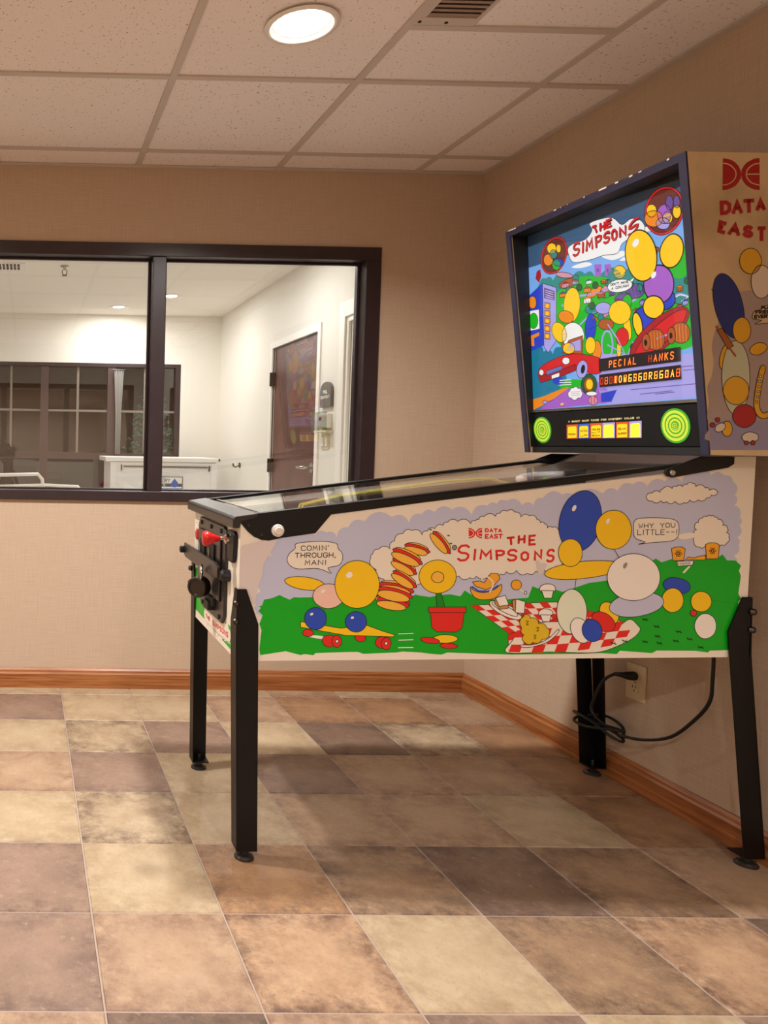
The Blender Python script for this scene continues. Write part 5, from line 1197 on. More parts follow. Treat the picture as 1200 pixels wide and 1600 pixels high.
('f','S',4,'e_green',0,[-222,1333,-158,1335,-79,1325,-51,1312,-160,1306,-201,1313]),
('f','S',6,'e_blue',0,[-178,1331,-187,1323,-206,1321,-226,1326,-234,1336,-225,1343,-205,1345,-186,1340]),
('l','P',7,'e_white',2.5,[-200,1335,-148,1333]),
('l','P',7,'e_white',2.5,[-201,1328,-148,1325]),
('l','P',7,'e_white',2.5,[-201,1320,-149,1318]),
('f','S',8,'e_red',1,[-302,1374,-281,1391,-230,1405,-165,1414,-104,1409,-47,1395,-20,1381,-21,1344,-68,1345,-91,1368,-126,1372,-189,1360,-255,1347,-295,1339]),
('f','P',10,'e_dred',1,[-294,1358,-199,1368,-126,1379,-121,1361,-200,1346,-289,1335]),
('f','P',11,'e_steel',1,[-262,1371,-188,1382,-188,1369,-260,1357]),
('l','P',13,'e_blue',2,[-258,1368,-190,1379]),
('l','P',13,'e_blue',2,[-258,1364,-190,1375]),
('l','P',13,'e_blue',2,[-258,1360,-190,1372]),
('f','S',12,'e_white',1,[-152,1392,-155,1386,-163,1383,-174,1384,-182,1389,-185,1396,-181,1403,-173,1406,-162,1405,-154,1400]),
('f','S',12,'e_white',1,[-275,1368,-279,1361,-287,1359,-295,1363,-298,1370,-294,1377,-286,1379,-278,1375]),
('f','P',13,'e_white',1,[-238,1355,-199,1361,-200,1347,-237,1342]),
('f','S',11,'e_lav',1,[-76,1356,-82,1343,-93,1335,-105,1334,-116,1340,-122,1351,-122,1366,-115,1379,-104,1387,-92,1388,-81,1382,-75,1371]),
('f','S',13,'e_dark',0,[-86,1359,-91,1350,-98,1347,-103,1352,-103,1362,-98,1372,-91,1374,-86,1369]),
('f','P',7,'e_brown',1,[-186,1422,-153,1458,-92,1464,-95,1407]),
('f','P',8,'e_lav',0,[-170,1427,-143,1449,-102,1454,-102,1419]),
('f','S',8,'e_tgreen',1,[-39,1310,-44,1294,-56,1283,-73,1280,-89,1285,-101,1298,-105,1315,-99,1331,-87,1341,-70,1344,-54,1338,-43,1326]),
('f','S',9,'e_brown',1,[-51,1310,-55,1298,-66,1290,-79,1291,-89,1300,-93,1314,-88,1327,-77,1334,-64,1333,-54,1324]),
('f','S',11,'e_yellow',1,[-54,1311,-59,1299,-70,1295,-81,1301,-85,1313,-80,1325,-69,1329,-58,1323]),
('f','S',11,'e_white',1,[-39,1282,-45,1277,-61,1276,-78,1279,-84,1285,-77,1289,-61,1290,-45,1287]),
('f','B',8,'e_white',1,[-163,1284,-155,1298,-139,1306,-119,1303,-104,1293,-102,1282,-120,1274,-151,1276]),
('l','P',10,'e_pink',1.5,[-150,1294,-111,1293]),
('l','P',10,'e_pink',1.5,[-150,1289,-112,1287]),
('l','P',10,'e_pink',1.5,[-150,1283,-112,1282]),
('f','S',7,'e_pink',1,[-38,1261,-44,1251,-58,1248,-71,1253,-76,1263,-70,1273,-57,1276,-44,1271]),
('l','P',9,'e_red',3,[-64,1272,-64,1253]),
('l','P',9,'e_red',3,[-50,1273,-51,1254]),
('f','S',6,'e_yellow',0,[-185,1260,-188,1256,-196,1254,-201,1257,-199,1260,-191,1262]),
('f','S',6,'e_lav',1,[-264,1268,-270,1263,-281,1264,-287,1269,-281,1274,-269,1274]),
('l','P',6,'e_violet',3,[-264,1268,-234,1274]),
('l','P',5,'e_blue',1.5,[-338,1421,-314,1426]),
('l','P',5,'e_blue',1.5,[-298,1395,-275,1400]),
('l','P',5,'e_blue',1.5,[-259,1369,-237,1375]),
('l','P',5,'e_blue',1.5,[-341,1355,-317,1361]),
('l','P',5,'e_blue',1.5,[-301,1330,-278,1336]),
('l','P',5,'e_blue',1.5,[-262,1306,-240,1312]),
('l','P',5,'e_dark',1.5,[174,1266,237,1267]),
('f','P',0,'u_sky',0,[-350,1866,309,1811,306,1713,-358,1727]),
]
ART_PANEL = [
('f','P',1,'panelblack',0,[-170,1206,130,1208,126,1146,-175,1145]),
('t','!! SHOOT RAMP TWICE FOR MYSTERY VALUE !!!',3,'i_cream',2,[-162,1197,286,3,1,6]),
('f','P',2,'i_orange',0,[-170,1190,-120,1191,-125,1146,-175,1146]),
('f','P',3,'i_yellow',0,[-166,1180,-161,1184,-131,1185,-127,1181,-131,1149,-170,1148]),
('t','500K',5,'i_ink',1.6,[-166,1156,33,0,1,7]),
('f','P',2,'i_blue',0,[-118,1191,-70,1192,-75,1146,-123,1146]),
('f','P',3,'i_yellow',0,[-114,1181,-109,1185,-81,1185,-77,1181,-81,1149,-118,1148]),
('t','CATCH',5,'i_ink',1.6,[-113,1166,31,0,1,7]),
('t','UP',5,'i_ink',1.6,[-114,1151,31,1,0,7]),
('f','P',2,'i_orange',0,[-67,1192,-18,1192,-23,1146,-73,1146]),
('f','P',3,'i_yellow',0,[-64,1182,-59,1185,-28,1186,-24,1182,-28,1149,-67,1148]),
('t','HOLES',5,'i_ink',1.6,[-62,1170,34,0,1,6]),
('t','HIT',5,'i_ink',1.6,[-63,1160,34,1,1,6]),
('t','50K',5,'i_ink',1.6,[-64,1151,33,0,0,6]),
('f','P',2,'i_lav',0,[-17,1192,32,1193,27,1146,-22,1146]),
('f','P',3,'i_lemon',0,[-13,1182,-9,1186,22,1187,26,1183,22,1149,-17,1148]),
('f','P',2,'i_orange',0,[36,1193,83,1193,78,1146,31,1146]),
('f','P',3,'i_yellow',0,[39,1183,44,1187,74,1187,77,1184,73,1149,36,1148]),
('t','5K',5,'i_ink',1.6,[40,1169,33,0,1,7]),
('t','SUPER',5,'i_ink',1.6,[39,1155,33,1,1,7]),
('f','P',2,'i_lav',0,[85,1193,130,1194,125,1146,80,1146]),
('f','P',3,'i_lemon',0,[89,1184,93,1187,121,1188,124,1184,121,1149,85,1148]),
]
mat('violet_edge', '28243a', 0.45)
# ------------------------------------------------------------------ pinball machine (local axes: x to the rear, y to the far side, z up)
PM = thing('pinball_machine', 'pinball machine with picnic artwork on its side and lit backglass', 'pinball machine', (1.10, -1.035, 0), math.radians(-0.6))
L0, L1, HW = -0.70, 0.65, 0.28
ZB0, ZB1 = 0.533, 0.565
def top(l): return 0.9186 + 0.1342 * (l + 0.7025)       # upper edge of the side rails
cab = MB()
sp = [(L0, ZB0), (L1, ZB1), (L1, 1.098), (0.585, 1.098), (0.50, top(0.50) - 0.02), (L0, top(L0) - 0.02)]
cab.prism(sp, 'y', -HW, -HW + 0.018); cab.prism(sp, 'y', HW - 0.018, HW)
cab.prism([(L0, ZB0), (L0 + 0.018, ZB0), (L0 + 0.018, 0.895), (L0, 0.895)], 'y', -HW + 0.018, HW - 0.018)
cab.prism([(L1 - 0.018, ZB1), (L1, ZB1), (L1, 1.098), (L1 - 0.018, 1.098)], 'y', -HW + 0.018, HW - 0.018)
cab.mi = 1
cab.prism([(L0 + 0.018, ZB0 + 0.002), (L1 - 0.018, ZB1 + 0.002), (L1 - 0.018, ZB1 + 0.014), (L0 + 0.018, ZB0 + 0.014)], 'y', -HW + 0.018, HW - 0.018)
CB = cab.build('cabinet', ['cream', 'black'], PM)
sp_art = ClipPrint(lambda a, b, L_: (a / 1000, -HW - 0.0004 - EPS * L_, b / 1000)); sp_art.lim = (-699, 649, 536, 1097); sp_art.run(ART_SIDE); sp_art.build('side_artwork', CB)
fp = ClipPrint(lambda a, b, L_: (L0 - 0.0004 - EPS * L_, a / 1000, b / 1000)); fp.lim = (-279, 279, 534, 890); fp.run(ART_FRONT).build('front_artwork', CB)
# black liner walls and playfield inside
ins = MB(); zi = lambda l: top(l) - 0.035
for y0, y1 in ((-HW + 0.0185, -HW + 0.022), (HW - 0.022, HW - 0.0185)): ins.prism([(L0 + 0.02, 0.80), (0.60, 0.93), (0.60, zi(0.55) - 0.005), (L0 + 0.02, zi(L0 + 0.02))], 'y', y0, y1)
ins.build('inner_liner', 'black', PM)
mat('playfield_print', '3b4a78', 0.3, noise=(9, '8a5a3a', 0.42, 0.6, 2)); mat('wire_brass', 'e6d848', 0.3); mat('ramp_clear', 'efe6e6', 0.3)
pf = MB().prism([(L0 + 0.05, 0.815), (0.55, 0.960), (0.55, 0.970), (L0 + 0.05, 0.825)], 'y', -HW + 0.024, HW - 0.024).build('playfield', 'playfield_print', PM)
pz = lambda l: 0.825 + (l - L0 - 0.05) * 0.1208
ap = MB().prism([(-HW + 0.025, L0 + 0.06), (HW - 0.025, L0 + 0.06), (HW - 0.025, L0 + 0.20), (0.05, L0 + 0.12), (-0.05, L0 + 0.12), (-HW + 0.025, L0 + 0.20)], 'z', 0, 0.012)
ap.v = [(y, x, pz(y) + z) for x, y, z in ap.v]
ap.build('apron', 'enamel', PM)
wr = MB()
for off in (-0.012, 0.012):
    wr.tube([(-0.45, 0.05 + off, pz(-0.45) + 0.01), (-0.42, 0.06 + off, pz(-0.42) + 0.075), (-0.30, 0.08 + off, pz(-0.3) + 0.088), (0.05, 0.15 + off, pz(0.05) + 0.092), (0.22, 0.17 + off, pz(.22) + 0.085), (0.28, 0.15 + off, pz(.28) + 0.06), (0.30, 0.10 + off, pz(.3) + 0.01)], 0.003, 6)
wr.build('wire_ramp', 'wire_brass', PM)
rp = MB(); arc = [(0.30 + 0.07 * math.cos(t), 0.08 * math.sin(t)) for t in [0.4 + k * 0.35 for k in range(8)]]
rp.tube([(a, b, pz(a) + 0.085) for a, b in arc], 0.013, 8); rp.build('plastic_ramp', 'ramp_clear', PM, smooth=True)
for bx_, by_ in ((0.10, -0.10), (0.22, -0.02), (0.12, 0.08)):
    MB().lathe((bx_, by_, pz(bx_)), [(0.03, 0), (0.03, 0.02), (0.022, 0.022), (0.022, 0.035), (0.034, 0.037), (0.034, 0.044)], n=18).build('bumper', 'red_plastic', PM)
fl = MB()
for s_ in (-1, 1): fl.prism([(-0.46, s_ * 0.085 - 0.010), (-0.46, s_ * 0.085 + 0.010), (-0.50, s_ * 0.025 + 0.006), (-0.505, s_ * 0.025), (-0.50, s_ * 0.025 - 0.006)], 'z', pz(-0.48) + 0.004, pz(-0.48) + 0.022)
fl.build('flipper', 'yellow', PM)
# side rails: folded black metal with a flared plate round the flipper button
rail = [(-0.702, 0.9186), (0.46, top(0.46)), (0.575, 1.096), (0.575, 1.085), (0.344, 1.050), (0.144, 1.017), (-0.463, 0.928), (-0.503, 0.878), (-0.592, 0.864), (-0.625, 0.856), (-0.645, 0.858), (-0.665, 0.866), (-0.682, 0.880), (-0.697, 0.897), (-0.703, 0.905)]
for s_ in (-1, 1):
    rb = MB(); rb.prism(rail, 'y', *(sorted((s_ * (HW + 0.0005), s_ * (HW + 0.0035)))))
    rb.prism([(-0.66, top(-0.66)), (0.47, top(0.47)), (0.47, top(0.47) + 0.003), (-0.66, top(-0.66) + 0.003)], 'y', *sorted((s_ * (HW - 0.021), s_ * (HW + 0.0035))))
    ro = rb.build('side_rail', 'black_paint', PM, 0.001)
    for l, z in ((-0.68, 0.896), (-0.645, 0.872)): MB().lathe((l, s_ * (HW + 0.0035), z), [(0.004, 0), (0.004, s_ * 0.0015)], 'y', 8).build('rail_screw', 'dark_steel', ro)
    MB().lathe((-0.604, s_ * (HW + 0.0036), 0.884), [(0.0165, 0), (0.0165, s_ * 0.006), (0.014, s_ * 0.009), (0.0115, s_ * 0.009), (0.0115, s_ * 0.0075), (0.0108, s_ * 0.0075), (0.0108, s_ * 0.014), (0.009, s_ * 0.0155)], 'y', 24).build('flipper_button', 'white_plastic', PM, smooth=False)['label'] = 'white round flipper button'
# glass and lockdown bar
gz = lambda l: top(l) - 0.006
MB().prism([(-0.655, gz(-0.655)), (0.47, gz(0.47)), (0.47, gz(0.47) + 0.004), (-0.655, gz(-0.655) + 0.004)], 'y', -HW + 0.0215, HW - 0.0215).build('playfield_glass', 'table_glass', PM)
lb = MB().prism([(-0.722, 0.888), (-0.722, 0.912), (-0.716, 0.919), (-0.66, 0.9275), (-0.657, 0.924), (-0.657, 0.918), (-0.7, 0.905), (-0.704, 0.888)], 'y', -HW - 0.006, HW + 0.022)
lb.build('lockdown_bar', 'charcoal', PM, 0.003)
MB().box(-0.64, -0.63, -HW + 0.03, HW - 0.03, gz(-0.635) + 0.0042, gz(-0.635) + 0.006).build('glass_trim', 'steel', PM)
# coin door on the front
cdz = 0
dr = MB().prism([(-0.165 + 0.0, 0.625), (-0.165, 0.855), (-0.145, 0.878), (0.155, 0.878), (0.178, 0.855), (0.178, 0.640), (0.11, 0.600), (-0.14, 0.600)], 'x', L0 - 0.010, L0 - 0.0008).build('coin_door', 'charcoal', PM, 0.003)
X = L0 - 0.010
MB().prism([(-0.13, 0.66), (-0.13, 0.842), (0.15, 0.842), (0.15, 0.66)], 'x', X - 0.006, X - 0.0002).build('door_panel', 'charcoal', dr, 0.002)
for y in (0.075, -0.045):
    MB().prism([(y - 0.032, 0.735), (y - 0.032, 0.815), (y + 0.032, 0.815), (y + 0.032, 0.735)], 'x', X - 0.012, X - 0.0062).build('coin_entry', 'slot_dark', dr, 0.002)
    MB().box(X - 0.017, X - 0.0122, y + 0.004, y + 0.010, 0.75, 0.80).build('coin_slot', 'steel', dr)
for y, z in ((0.0, 0.862), (-0.12, 0.862), (0.13, 0.862), (0.09, 0.615), (-0.12, 0.615)): MB().lathe((X, y, z), [(0.007, 0), (0.007, -0.004)], 'x', 10).build('bolt', 'black', dr)
MB().prism([(-0.08, 0.635), (-0.08, 0.66), (0.02, 0.66), (0.02, 0.635)], 'x', X - 0.012, X - 0.0002).build('coin_return', 'slot_dark', dr, 0.002)
# security hasp across the coin door with a round padlock
hs = MB().prism([(-0.17, 0.735), (-0.17, 0.768), (-0.13, 0.775), (0.295, 0.775), (0.30, 0.765), (0.30, 0.735), (0.27, 0.728), (-0.14, 0.728)], 'x', X - 0.022, X - 0.014).build('hasp_bar', 'charcoal', PM, 0.002)
MB().box(L0 - 0.03, L0 - 0.0006, 0.285, 0.298, 0.742, 0.762).build('hasp_end', 'black', hs, 0.002); MB().lathe((X - 0.022, 0.292, 0.752), [(0.012, 0), (0.012, -0.012), (0.008, -0.015)], 'x', 12).build('hasp_bolt', 'black', hs)
MB().lathe((L0 - 0.0006, -0.185, 0.745), [(0.017, 0), (0.017, -0.02), (0.012, -0.026)], 'x', 14).build('hasp_knob', 'black', hs)
pm = MB().lathe((0, 0, 0), [(0.026, 0.034), (0.031, 0.030), (0.031, 0.0), (0.028, -0.004), (0.023, -0.0045), (0.0215, -0.002), (0.003, -0.002)], 'x', 28)
ca, sa = math.cos(math.radians(50)), math.sin(math.radians(50))
pc = (X - 0.050, -0.045, 0.685)
pm.v = [(pc[0] + ca * x - sa * y, pc[1] + sa * x + ca * y, pc[2] + z) for x, y, z in pm.v]
pk = pm.build('padlock', 'dark_steel', PM)
MB().tube([(X - 0.040, -0.052, 0.708), (X - 0.040, -0.054, 0.735), (X - 0.036, -0.035, 0.748), (X - 0.032, -0.012, 0.735), (X - 0.030, -0.012, 0.710)], 0.0055, 8).build('shackle', 'steel', pk, smooth=True)
MB().box(X - 0.02, X - 0.0002, -0.06, -0.01, 0.62, 0.645).build('lock_tongue', 'black', pk)
# plunger with its housing plate, start button
ph = MB().prism([(-0.255, 0.80), (-0.262, 0.865), (-0.25, 0.875), (-0.195, 0.875), (-0.188, 0.865), (-0.195, 0.80), (-0.205, 0.79), (-0.245, 0.79)], 'x', L0 - 0.012, L0 - 0.0008).build('plunger_plate', 'black_paint', PM, 0.002)
pg = MB().lathe((L0 - 0.012, -0.222, 0.852), [(0.014, 0), (0.014, -0.012), (0.009, -0.015), (0.006, -0.018), (0.0055, -0.034)], 'x', 16).build('plunger_rod', 'chrome', ph, smooth=False)
MB().lathe((L0 - 0.043, -0.222, 0.852), [(0.006, 0.004), (0.008, 0), (0.012, -0.012), (0.0205, -0.030), (0.0215, -0.036), (0.018, -0.042), (0.010, -0.044)], 'x', 20).build('plunger_knob', 'red_plastic', ph, smooth=True)['label'] = 'red plunger knob on a chrome rod'
MB().lathe((L0 - 0.0008, 0.222, 0.812), [(0.018, 0), (0.018, -0.005), (0.013, -0.008), (0.012, -0.008)], 'x', 18).build('start_button', 'red_plastic', PM)
# legs: folded steel angle with slanted top, bolts and levellers
def leg(sx, sy):
    """sx -1 front / +1 rear, sy -1 near / +1 far"""
    xc = L0 if sx < 0 else L1; yo = HW + 0.001; t = 0.0035
    fx = -0.675 if sx < 0 else 0.690
    xt, xb = (xc - 0.0035, -0.690) if sx < 0 else (xc + 0.0035, 0.712)
    ys = sy * (yo + 0.0025); yb_ = sy * 0.301
    zt, zk = 0.727, 0.634
    d = -sx                                            # towards the cabinet's middle
    mb = MB()
    # flange on the side
    o_ = [(xt, zt), (xt + d * 0.022, zt), (xt + d * 0.056, zk), (xb + d * 0.052, 0.40 * 0 + 0.028), (xb, 0.028), (xt, zk - 0.06)]
    def ylerp(z): k = max(0.0, min(1.0, (zk - z) / (zk - 0.028))); return ys + (yb_ - ys) * k
    lo = [(p[0], ylerp(p[1]), p[1]) for p in o_]; li = [(p[0], ylerp(p[1]) + sy * t, p[1]) for p in o_]
    n = len(o_); tri = [(0, 1, 2), (0, 2, 5), (5, 2, 3), (5, 3, 4)]
    mb.add(lo + li, tri + [tuple(i + n for i in reversed(f)) for f in tri] + [(i, (i + 1) % n, (i + 1) % n + n, i + n) for i in range(n)])
    # flange on the end face
    e_ = [(ys + sy * t, zt), (ys - sy * 0.020, zt), (ys - sy * 0.052, zk), (yb_ - sy * 0.048, 0.028), (yb_ + sy * t, 0.028), (ys + sy * t, zk - 0.06)]
    def xl(z): k = max(0.0, min(1.0, (zk - z) / (zk - 0.028))); return xt + (xb - xt) * k
    lo = [(xl(p[1]), p[0], p[1]) for p in e_]; li = [(xl(p[1]) + sx * t, p[0], p[1]) for p in e_]
    mb.add(lo + li, tri + [tuple(i + n for i in reversed(f)) for f in tri] + [(i, (i + 1) % n, (i + 1) % n + n, i + n) for i in range(n)])
    # bottom plate
    xa, xb2 = sorted((xb, xb + d * 0.052)); ya, yb2 = sorted((yb_, yb_ - sy * 0.048)); mb.box(xa, xb2, ya, yb2, 0.028, 0.032)
    lg = mb.build('leg', 'black_metal', PM)
    # bolts sit on the folded corner
    for z in (0.688, 0.640):
        c = Vector((xl(z) + sx * t, ylerp(z) + sy * t, z)); dirv = Vector((sx, sy, 0)).normalized()
        MB().tube([c - dirv * 0.003, c + dirv * 0.006, c + dirv * 0.010], [0.009, 0.009, 0.005], 10).build('leg_bolt', 'dark_steel', lg)
    cx_, cy_ = xb + d * 0.024, yb_ - sy * 0.020
    MB().tube([(cx_, cy_, 0.010), (cx_, cy_, 0.050)], 0.006, 10).build('leveller_bolt', 'dark_steel', lg)
    MB().lathe((cx_, cy_, 0), [(0.026, 0.0), (0.026, 0.005), (0.021, 0.010), (0.010, 0.014), (0.010, 0.022)], n=22).build('leveller_foot', 'charcoal', lg)
for sx, sy in ((-1, -1), (-1, 1), (1, -1), (1, 1)): leg(sx, sy)
# hinge arms of the head
for s_ in (-1, 1):
    y0, y1 = sorted((s_ * (HW + 0.004), s_ * (HW + 0.010)))
    ar = MB().prism([(0.405, 1.052), (0.412, 1.043), (0.425, 1.040), (0.57, 1.068), (0.585, 1.078), (0.585, 1.097), (0.50, 1.097), (0.42, 1.066), (0.408, 1.062)], 'y', y0, y1).build('hinge_arm', 'black_paint', PM, 0.001)
    MB().lathe((0.422, s_ * (HW + 0.010), 1.053), [(0.008, 0), (0.008, s_ * 0.004), (0.005, s_ * 0.006)], 'y', 14).build('hinge_bolt', 'steel', ar)

# head (backbox)
BW = 0.357
def fl_(z): return 0.457 - 0.1347 * (z - 1.10)         # front edge, leaning forward to the top
ZT = 1.852
HD = PM
side_poly = [(fl_(1.10) + 0.004, 1.10), (0.66, 1.10), (0.66, ZT), (fl_(ZT) + 0.004, ZT)]
for s_ in (-1, 1):
    y0, y1 = sorted((s_ * BW, s_ * (BW - 0.020)))
    sd = MB().prism(side_poly, 'y', y0, y1).build('head_side', 'boxcream', HD, 0.0015)
    if s_ < 0: bxp = ClipPrint(lambda a, b, L_: (a / 1000, -BW - 0.0004 - EPS * L_, b / 1000)); bxp.lim = (300, 659, 1101, 1850); bxp.run(ART_BOX).build('head_artwork', sd)
    lin_ = MB().prism([(fl_(1.12) + 0.008, 1.12), (0.60, 1.12), (0.60, ZT - 0.02), (fl_(ZT - 0.02) + 0.008, ZT - 0.02)], 'y', *sorted((s_ * (BW - 0.0205), s_ * (BW - 0.0225)))).build('inner_side', 'black', HD)
    mo = MB(); e0, e1 = 1.10, ZT
    mo.prism([(fl_(e0) - 0.001, e0), (fl_(e0) + 0.0035, e0), (fl_(e1) + 0.0035, e1), (fl_(e1) - 0.001, e1)], 'y', *sorted((s_ * (BW + 0.0005), s_ * (BW - 0.022))))
    mo.build('edge_moulding', 'violet_edge', HD)
MB().box(fl_(ZT) + 0.004, 0.66, -BW + 0.0201, BW - 0.0201, ZT - 0.02, ZT - 0.0005).build('head_top', 'black', HD)
MB().prism([(fl_(ZT) - 0.001, ZT + 0.0005), (fl_(ZT - 0.02) - 0.001, ZT - 0.02), (fl_(ZT - 0.02) + 0.0035, ZT - 0.02), (fl_(ZT) + 0.0035, ZT + 0.0005)], 'y', -BW + 0.0221, BW - 0.0221).build('edge_moulding', 'violet_edge', HD)
MB().box(0.642, 0.66, -BW + 0.0201, BW - 0.0201, 1.12, ZT - 0.0201).build('head_back', 'black', HD); MB().box(fl_(1.10) + 0.012, 0.66, -BW + 0.0201, BW - 0.0201, 1.10, 1.1195).build('head_floor', 'black', HD)
# chipped paint on the rim
ch = MB(); rc = random.Random(5)
for k in range(14):
    y = rc.uniform(-0.33, 0.34); w_ = rc.uniform(0.002, 0.012) * (3.0 if k == 0 else 1)
    if k == 0: y = -0.10
    ch.box(fl_(ZT) - 0.0018, fl_(ZT) - 0.0009, y, y + w_, ZT - rc.uniform(0.002, 0.004), ZT + 0.0007)
ch.build('chipped_paint', 'white2', HD)['kind'] = 'stuff'
# translite with its display windows
def gl_(z): return 0.463 - 0.0804 * (z - 1.24)
Z0, Z1 = 1.236, 1.832
GP = BW - 0.0226
HDB = MB().prism([(gl_(Z0) + 0.002, Z0), (gl_(Z0) + 0.008, Z0), (gl_(Z1) + 0.008, Z1), (gl_(Z1) + 0.002, Z1)], 'y', -GP, GP).build('backglass', 'black', HD)
gp = ClipPrint(lambda a, b, L_: (gl_(b / 1000) + 0.0019 - 0.0001 * L_, -a / 1000, b / 1000)); gp.ink = 'e_dark'; gp.olw = 1.8; gp.lim = (-GP * 1000, GP * 1000, Z0 * 1000, Z1 * 1000)
gp.run(ART_GLASS).build('backglass_artwork', HDB)
MB().prism([(gl_(Z0) - 0.006, Z0), (gl_(Z0) - 0.003, Z0), (gl_(Z1) - 0.003, Z1), (gl_(Z1) - 0.006, Z1)], 'y', -GP, GP).build('backglass_pane', 'sign_glass', HD)
MB().prism([(gl_(Z0) - 0.009, Z0), (gl_(Z0) - 0.0062, Z0), (gl_(Z0 + 0.008) - 0.0062, Z0 + 0.008), (gl_(Z0 + 0.008) - 0.009, Z0 + 0.008)], 'y', -GP, GP).build('glass_lift_channel', 'steel', HD)
SEG = {'top': 'PECIAL', }
for z0, z1, txt, hot in ((1.346, 1.384, ' SPECIAL THANKS ', 0), (1.299, 1.337, '000IOW6S6OR66OA0', 1)):
    y0, y1 = -0.262, 0.025
    f = lambda z: gl_(z) - 0.0005
    ds = MB().prism([(f(z0) - 0.0012, z0), (f(z0), z0), (f(z1), z1), (f(z1) - 0.0012, z1)], 'y', y0, y1).build('score_display', 'display_black', HD)
    pr = Print(lambda a, b, L_: (gl_(b) - 0.0018 - 0.0001 * L_, -a, b))
    pr.stroke(1, 'display_frame', 0.003, [(-0.0235, z0 + .0015), (0.2605, z0 + .0015), (0.2605, z1 - .0015), (-0.0235, z1 - .0015)], True)
    cw = 0.287 / 16
    for k, chh in enumerate(txt):
        if chh == ' ' or (not hot and k in (1, 9)): continue
        o_ = (-0.025 + k * cw + 0.0035, z0 + 0.008)
        c = ('led_dim' if (k < 3 or k == 15) else 'led_hot') if hot else ('led_dim' if k == 10 else 'led')
        pr.text(2 if hot else 2, c, 0.0024, chh, o_, (0.0112, 0), (0.002, 0.0205))
        if hot and k % 2 == 1: pr.text(3, 'led', 0.0012, '8', o_, (0.0112, 0), (0.002, 0.0205))
    pr.build('segments', ds)
# speaker panel with lit inserts
def pl_(z): return 0.475 - 0.1347 * (z - 1.12)
PZ0, PZ1 = 1.121, 1.233
pn = MB().prism([(pl_(PZ0), PZ0), (pl_(PZ0) + 0.012, PZ0), (pl_(PZ1) + 0.012, PZ1), (pl_(PZ1), PZ1)], 'y', -GP, GP).build('speaker_panel', 'black_paint', HD, 0.002)
MB().prism([(pl_(1.102) - 0.004, 1.102), (pl_(1.102) + 0.01, 1.102), (pl_(PZ0) + 0.01, PZ0 - 0.001), (pl_(PZ0) - 0.004, PZ0 - 0.001)], 'y', -GP, GP).build('bottom_rail', 'black_paint', HD, 0.002)
ip = Print(lambda a, b, L_: (pl_(b / 1000) - 0.0004 - 0.0001 * L_, -a / 1000, b / 1000)); ip.run(ART_PANEL).build('insert_artwork', pn)
for u0, z0, r in ((-0.288, 1.176, 0.044), (0.241, 1.177, 0.0465)):
    sp_ = MB(); n = 32
    sp_.add([(pl_(z0 + r * math.sin(t)) - 0.0015, -(u0 + r * math.cos(t)), z0 + r * math.sin(t)) for t in [2 * math.pi * k / n for k in range(n)]] + [(pl_(z0 + r * math.sin(t)) + 0.0005, -(u0 + r * math.cos(t)), z0 + r * math.sin(t)) for t in [2 * math.pi * k / n for k in range(n)]],
            [tuple(range(n)), tuple(range(2 * n - 1, n - 1, -1))] + [(k, (k + 1) % n, (k + 1) % n + n, k + n) for k in range(n)])
    so = sp_.build('speaker_grille', 'speaker_green', PM)
    pr = Print(lambda a, b, L_: (pl_(b) - 0.0016 - 0.0002 * L_, -a, b))
    for ra, wd in ((0.80, 0.17), (0.56, 0.15), (0.34, 0.13)): pr.stroke(1, 'speaker_lime', r * wd, [(u0 + r * ra * math.cos(t), z0 + r * ra * math.sin(t)) for t in [2 * math.pi * k / 32 for k in range(32)]], True)
    pr.stroke(2, 'speaker_lime', r * 0.05, [(u0 + r * (0.02 + 0.009 * k) * math.cos(k * 0.5), z0 + r * (0.02 + 0.009 * k) * math.sin(k * 0.5)) for k in range(26)])
    pr.build('spiral_print', so)

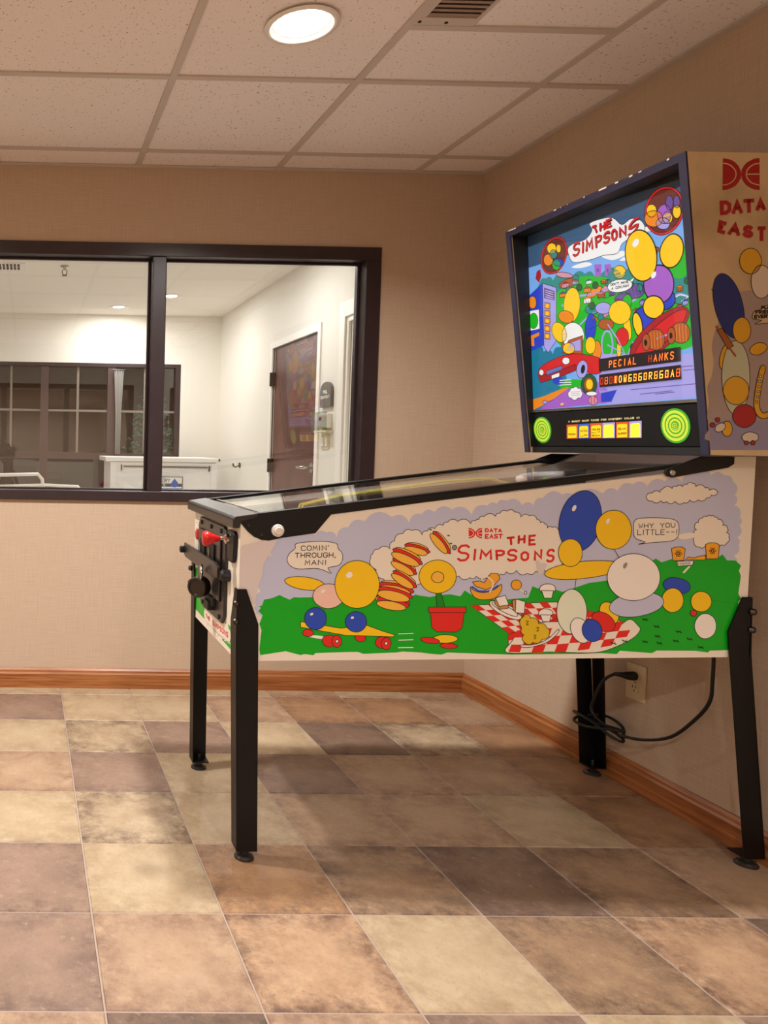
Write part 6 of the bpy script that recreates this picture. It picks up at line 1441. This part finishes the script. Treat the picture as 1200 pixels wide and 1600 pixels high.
# ------------------------------------------------------------------ outlet and power cord
o = thing('wall_outlet', 'ivory wall outlet low on the right wall under the pinball machine', 'outlet', (XR, -0.864, 0.352))
MB().box(-0.006, 0, -0.038, 0.038, -0.059, 0.059).build('cover_plate', 'outlet_ivory', o, 0.002)
for z in (-0.02, 0.02):
    sk = MB().lathe((-0.006, 0, z), [(0.017, 0), (0.017, -0.0025)], 'x', 18).build('socket', 'outlet_ivory', o)
    if z < 0:
        for y in (-0.006, 0.006): MB().box(-0.0092, -0.0083, y - 0.0012, y + 0.0012, z + 0.001, z + 0.009).build('slot', 'slot_dark', sk)
        MB().lathe((-0.0083, 0, z - 0.008), [(0.0025, 0), (0.0025, -0.0008)], 'x', 8).build('ground_hole', 'slot_dark', sk)
MB().lathe((-0.006, 0, 0), [(0.003, 0), (0.003, -0.001)], 'x', 8).build('screw', 'steel', o)
c = thing('power_cord', 'black power cord coiled round a rear leg and plugged into the wall outlet', 'cord', (1.78, -1.0, 0.15))
off = Vector((1.78, -1.0, 0.15))
def cat(pts, k=6):
    out = []
    for i in range(len(pts) - 1):
        a, b, c_, d = [Vector(pts[j]) for j in (max(i - 1, 0), i, i + 1, min(i + 2, len(pts) - 1))]
        for q in range(k):
            t = q / k; out.append(0.5 * (2 * b + (c_ - a) * t + (2 * a - 5 * b + 4 * c_ - d) * t * t + (3 * b - a - 3 * c_ + d) * t ** 3))
    return out + [Vector(pts[-1])]
path = [(1.806, -0.862, 0.372), (1.79, -0.845, 0.374), (1.765, -0.825, 0.345), (1.755, -0.805, 0.285), (1.752, -0.800, 0.225)]
lc = Vector((1.774, -0.785))
for k in range(22):
    a = -1.2 + k * 0.62; r = 0.058 + 0.012 * math.sin(k * 1.3)
    path.append((lc.x - 0.004 + r * 0.72 * math.cos(a), lc.y - 0.020 + r * 1.35 * math.sin(a), 0.19 + 0.018 * math.sin(k * 0.83) + 0.012 * math.sin(a)))
path += [(1.765, -0.90, 0.188), (1.775, -0.98, 0.205), (1.785, -1.07, 0.250), (1.785, -1.15, 0.335), (1.785, -1.19, 0.40), (1.78, -1.20, 0.46), (1.775, -1.205, 0.530), (1.772, -1.205, 0.60), (1.757, -1.205, 0.64)]
MB().tube([p - off for p in cat(path, 5)], 0.0048, 8).build('cable', 'rubber', c, smooth=True)
MB().tube([Vector(p) - off for p in ((1.8385, -0.864, 0.372), (1.832, -0.864, 0.372), (1.812, -0.863, 0.373), (1.80, -0.858, 0.374), (1.785, -0.842, 0.373))], [0.014, 0.015, 0.013, 0.009, 0.006], 12).build('plug', 'rubber', c, smooth=True)
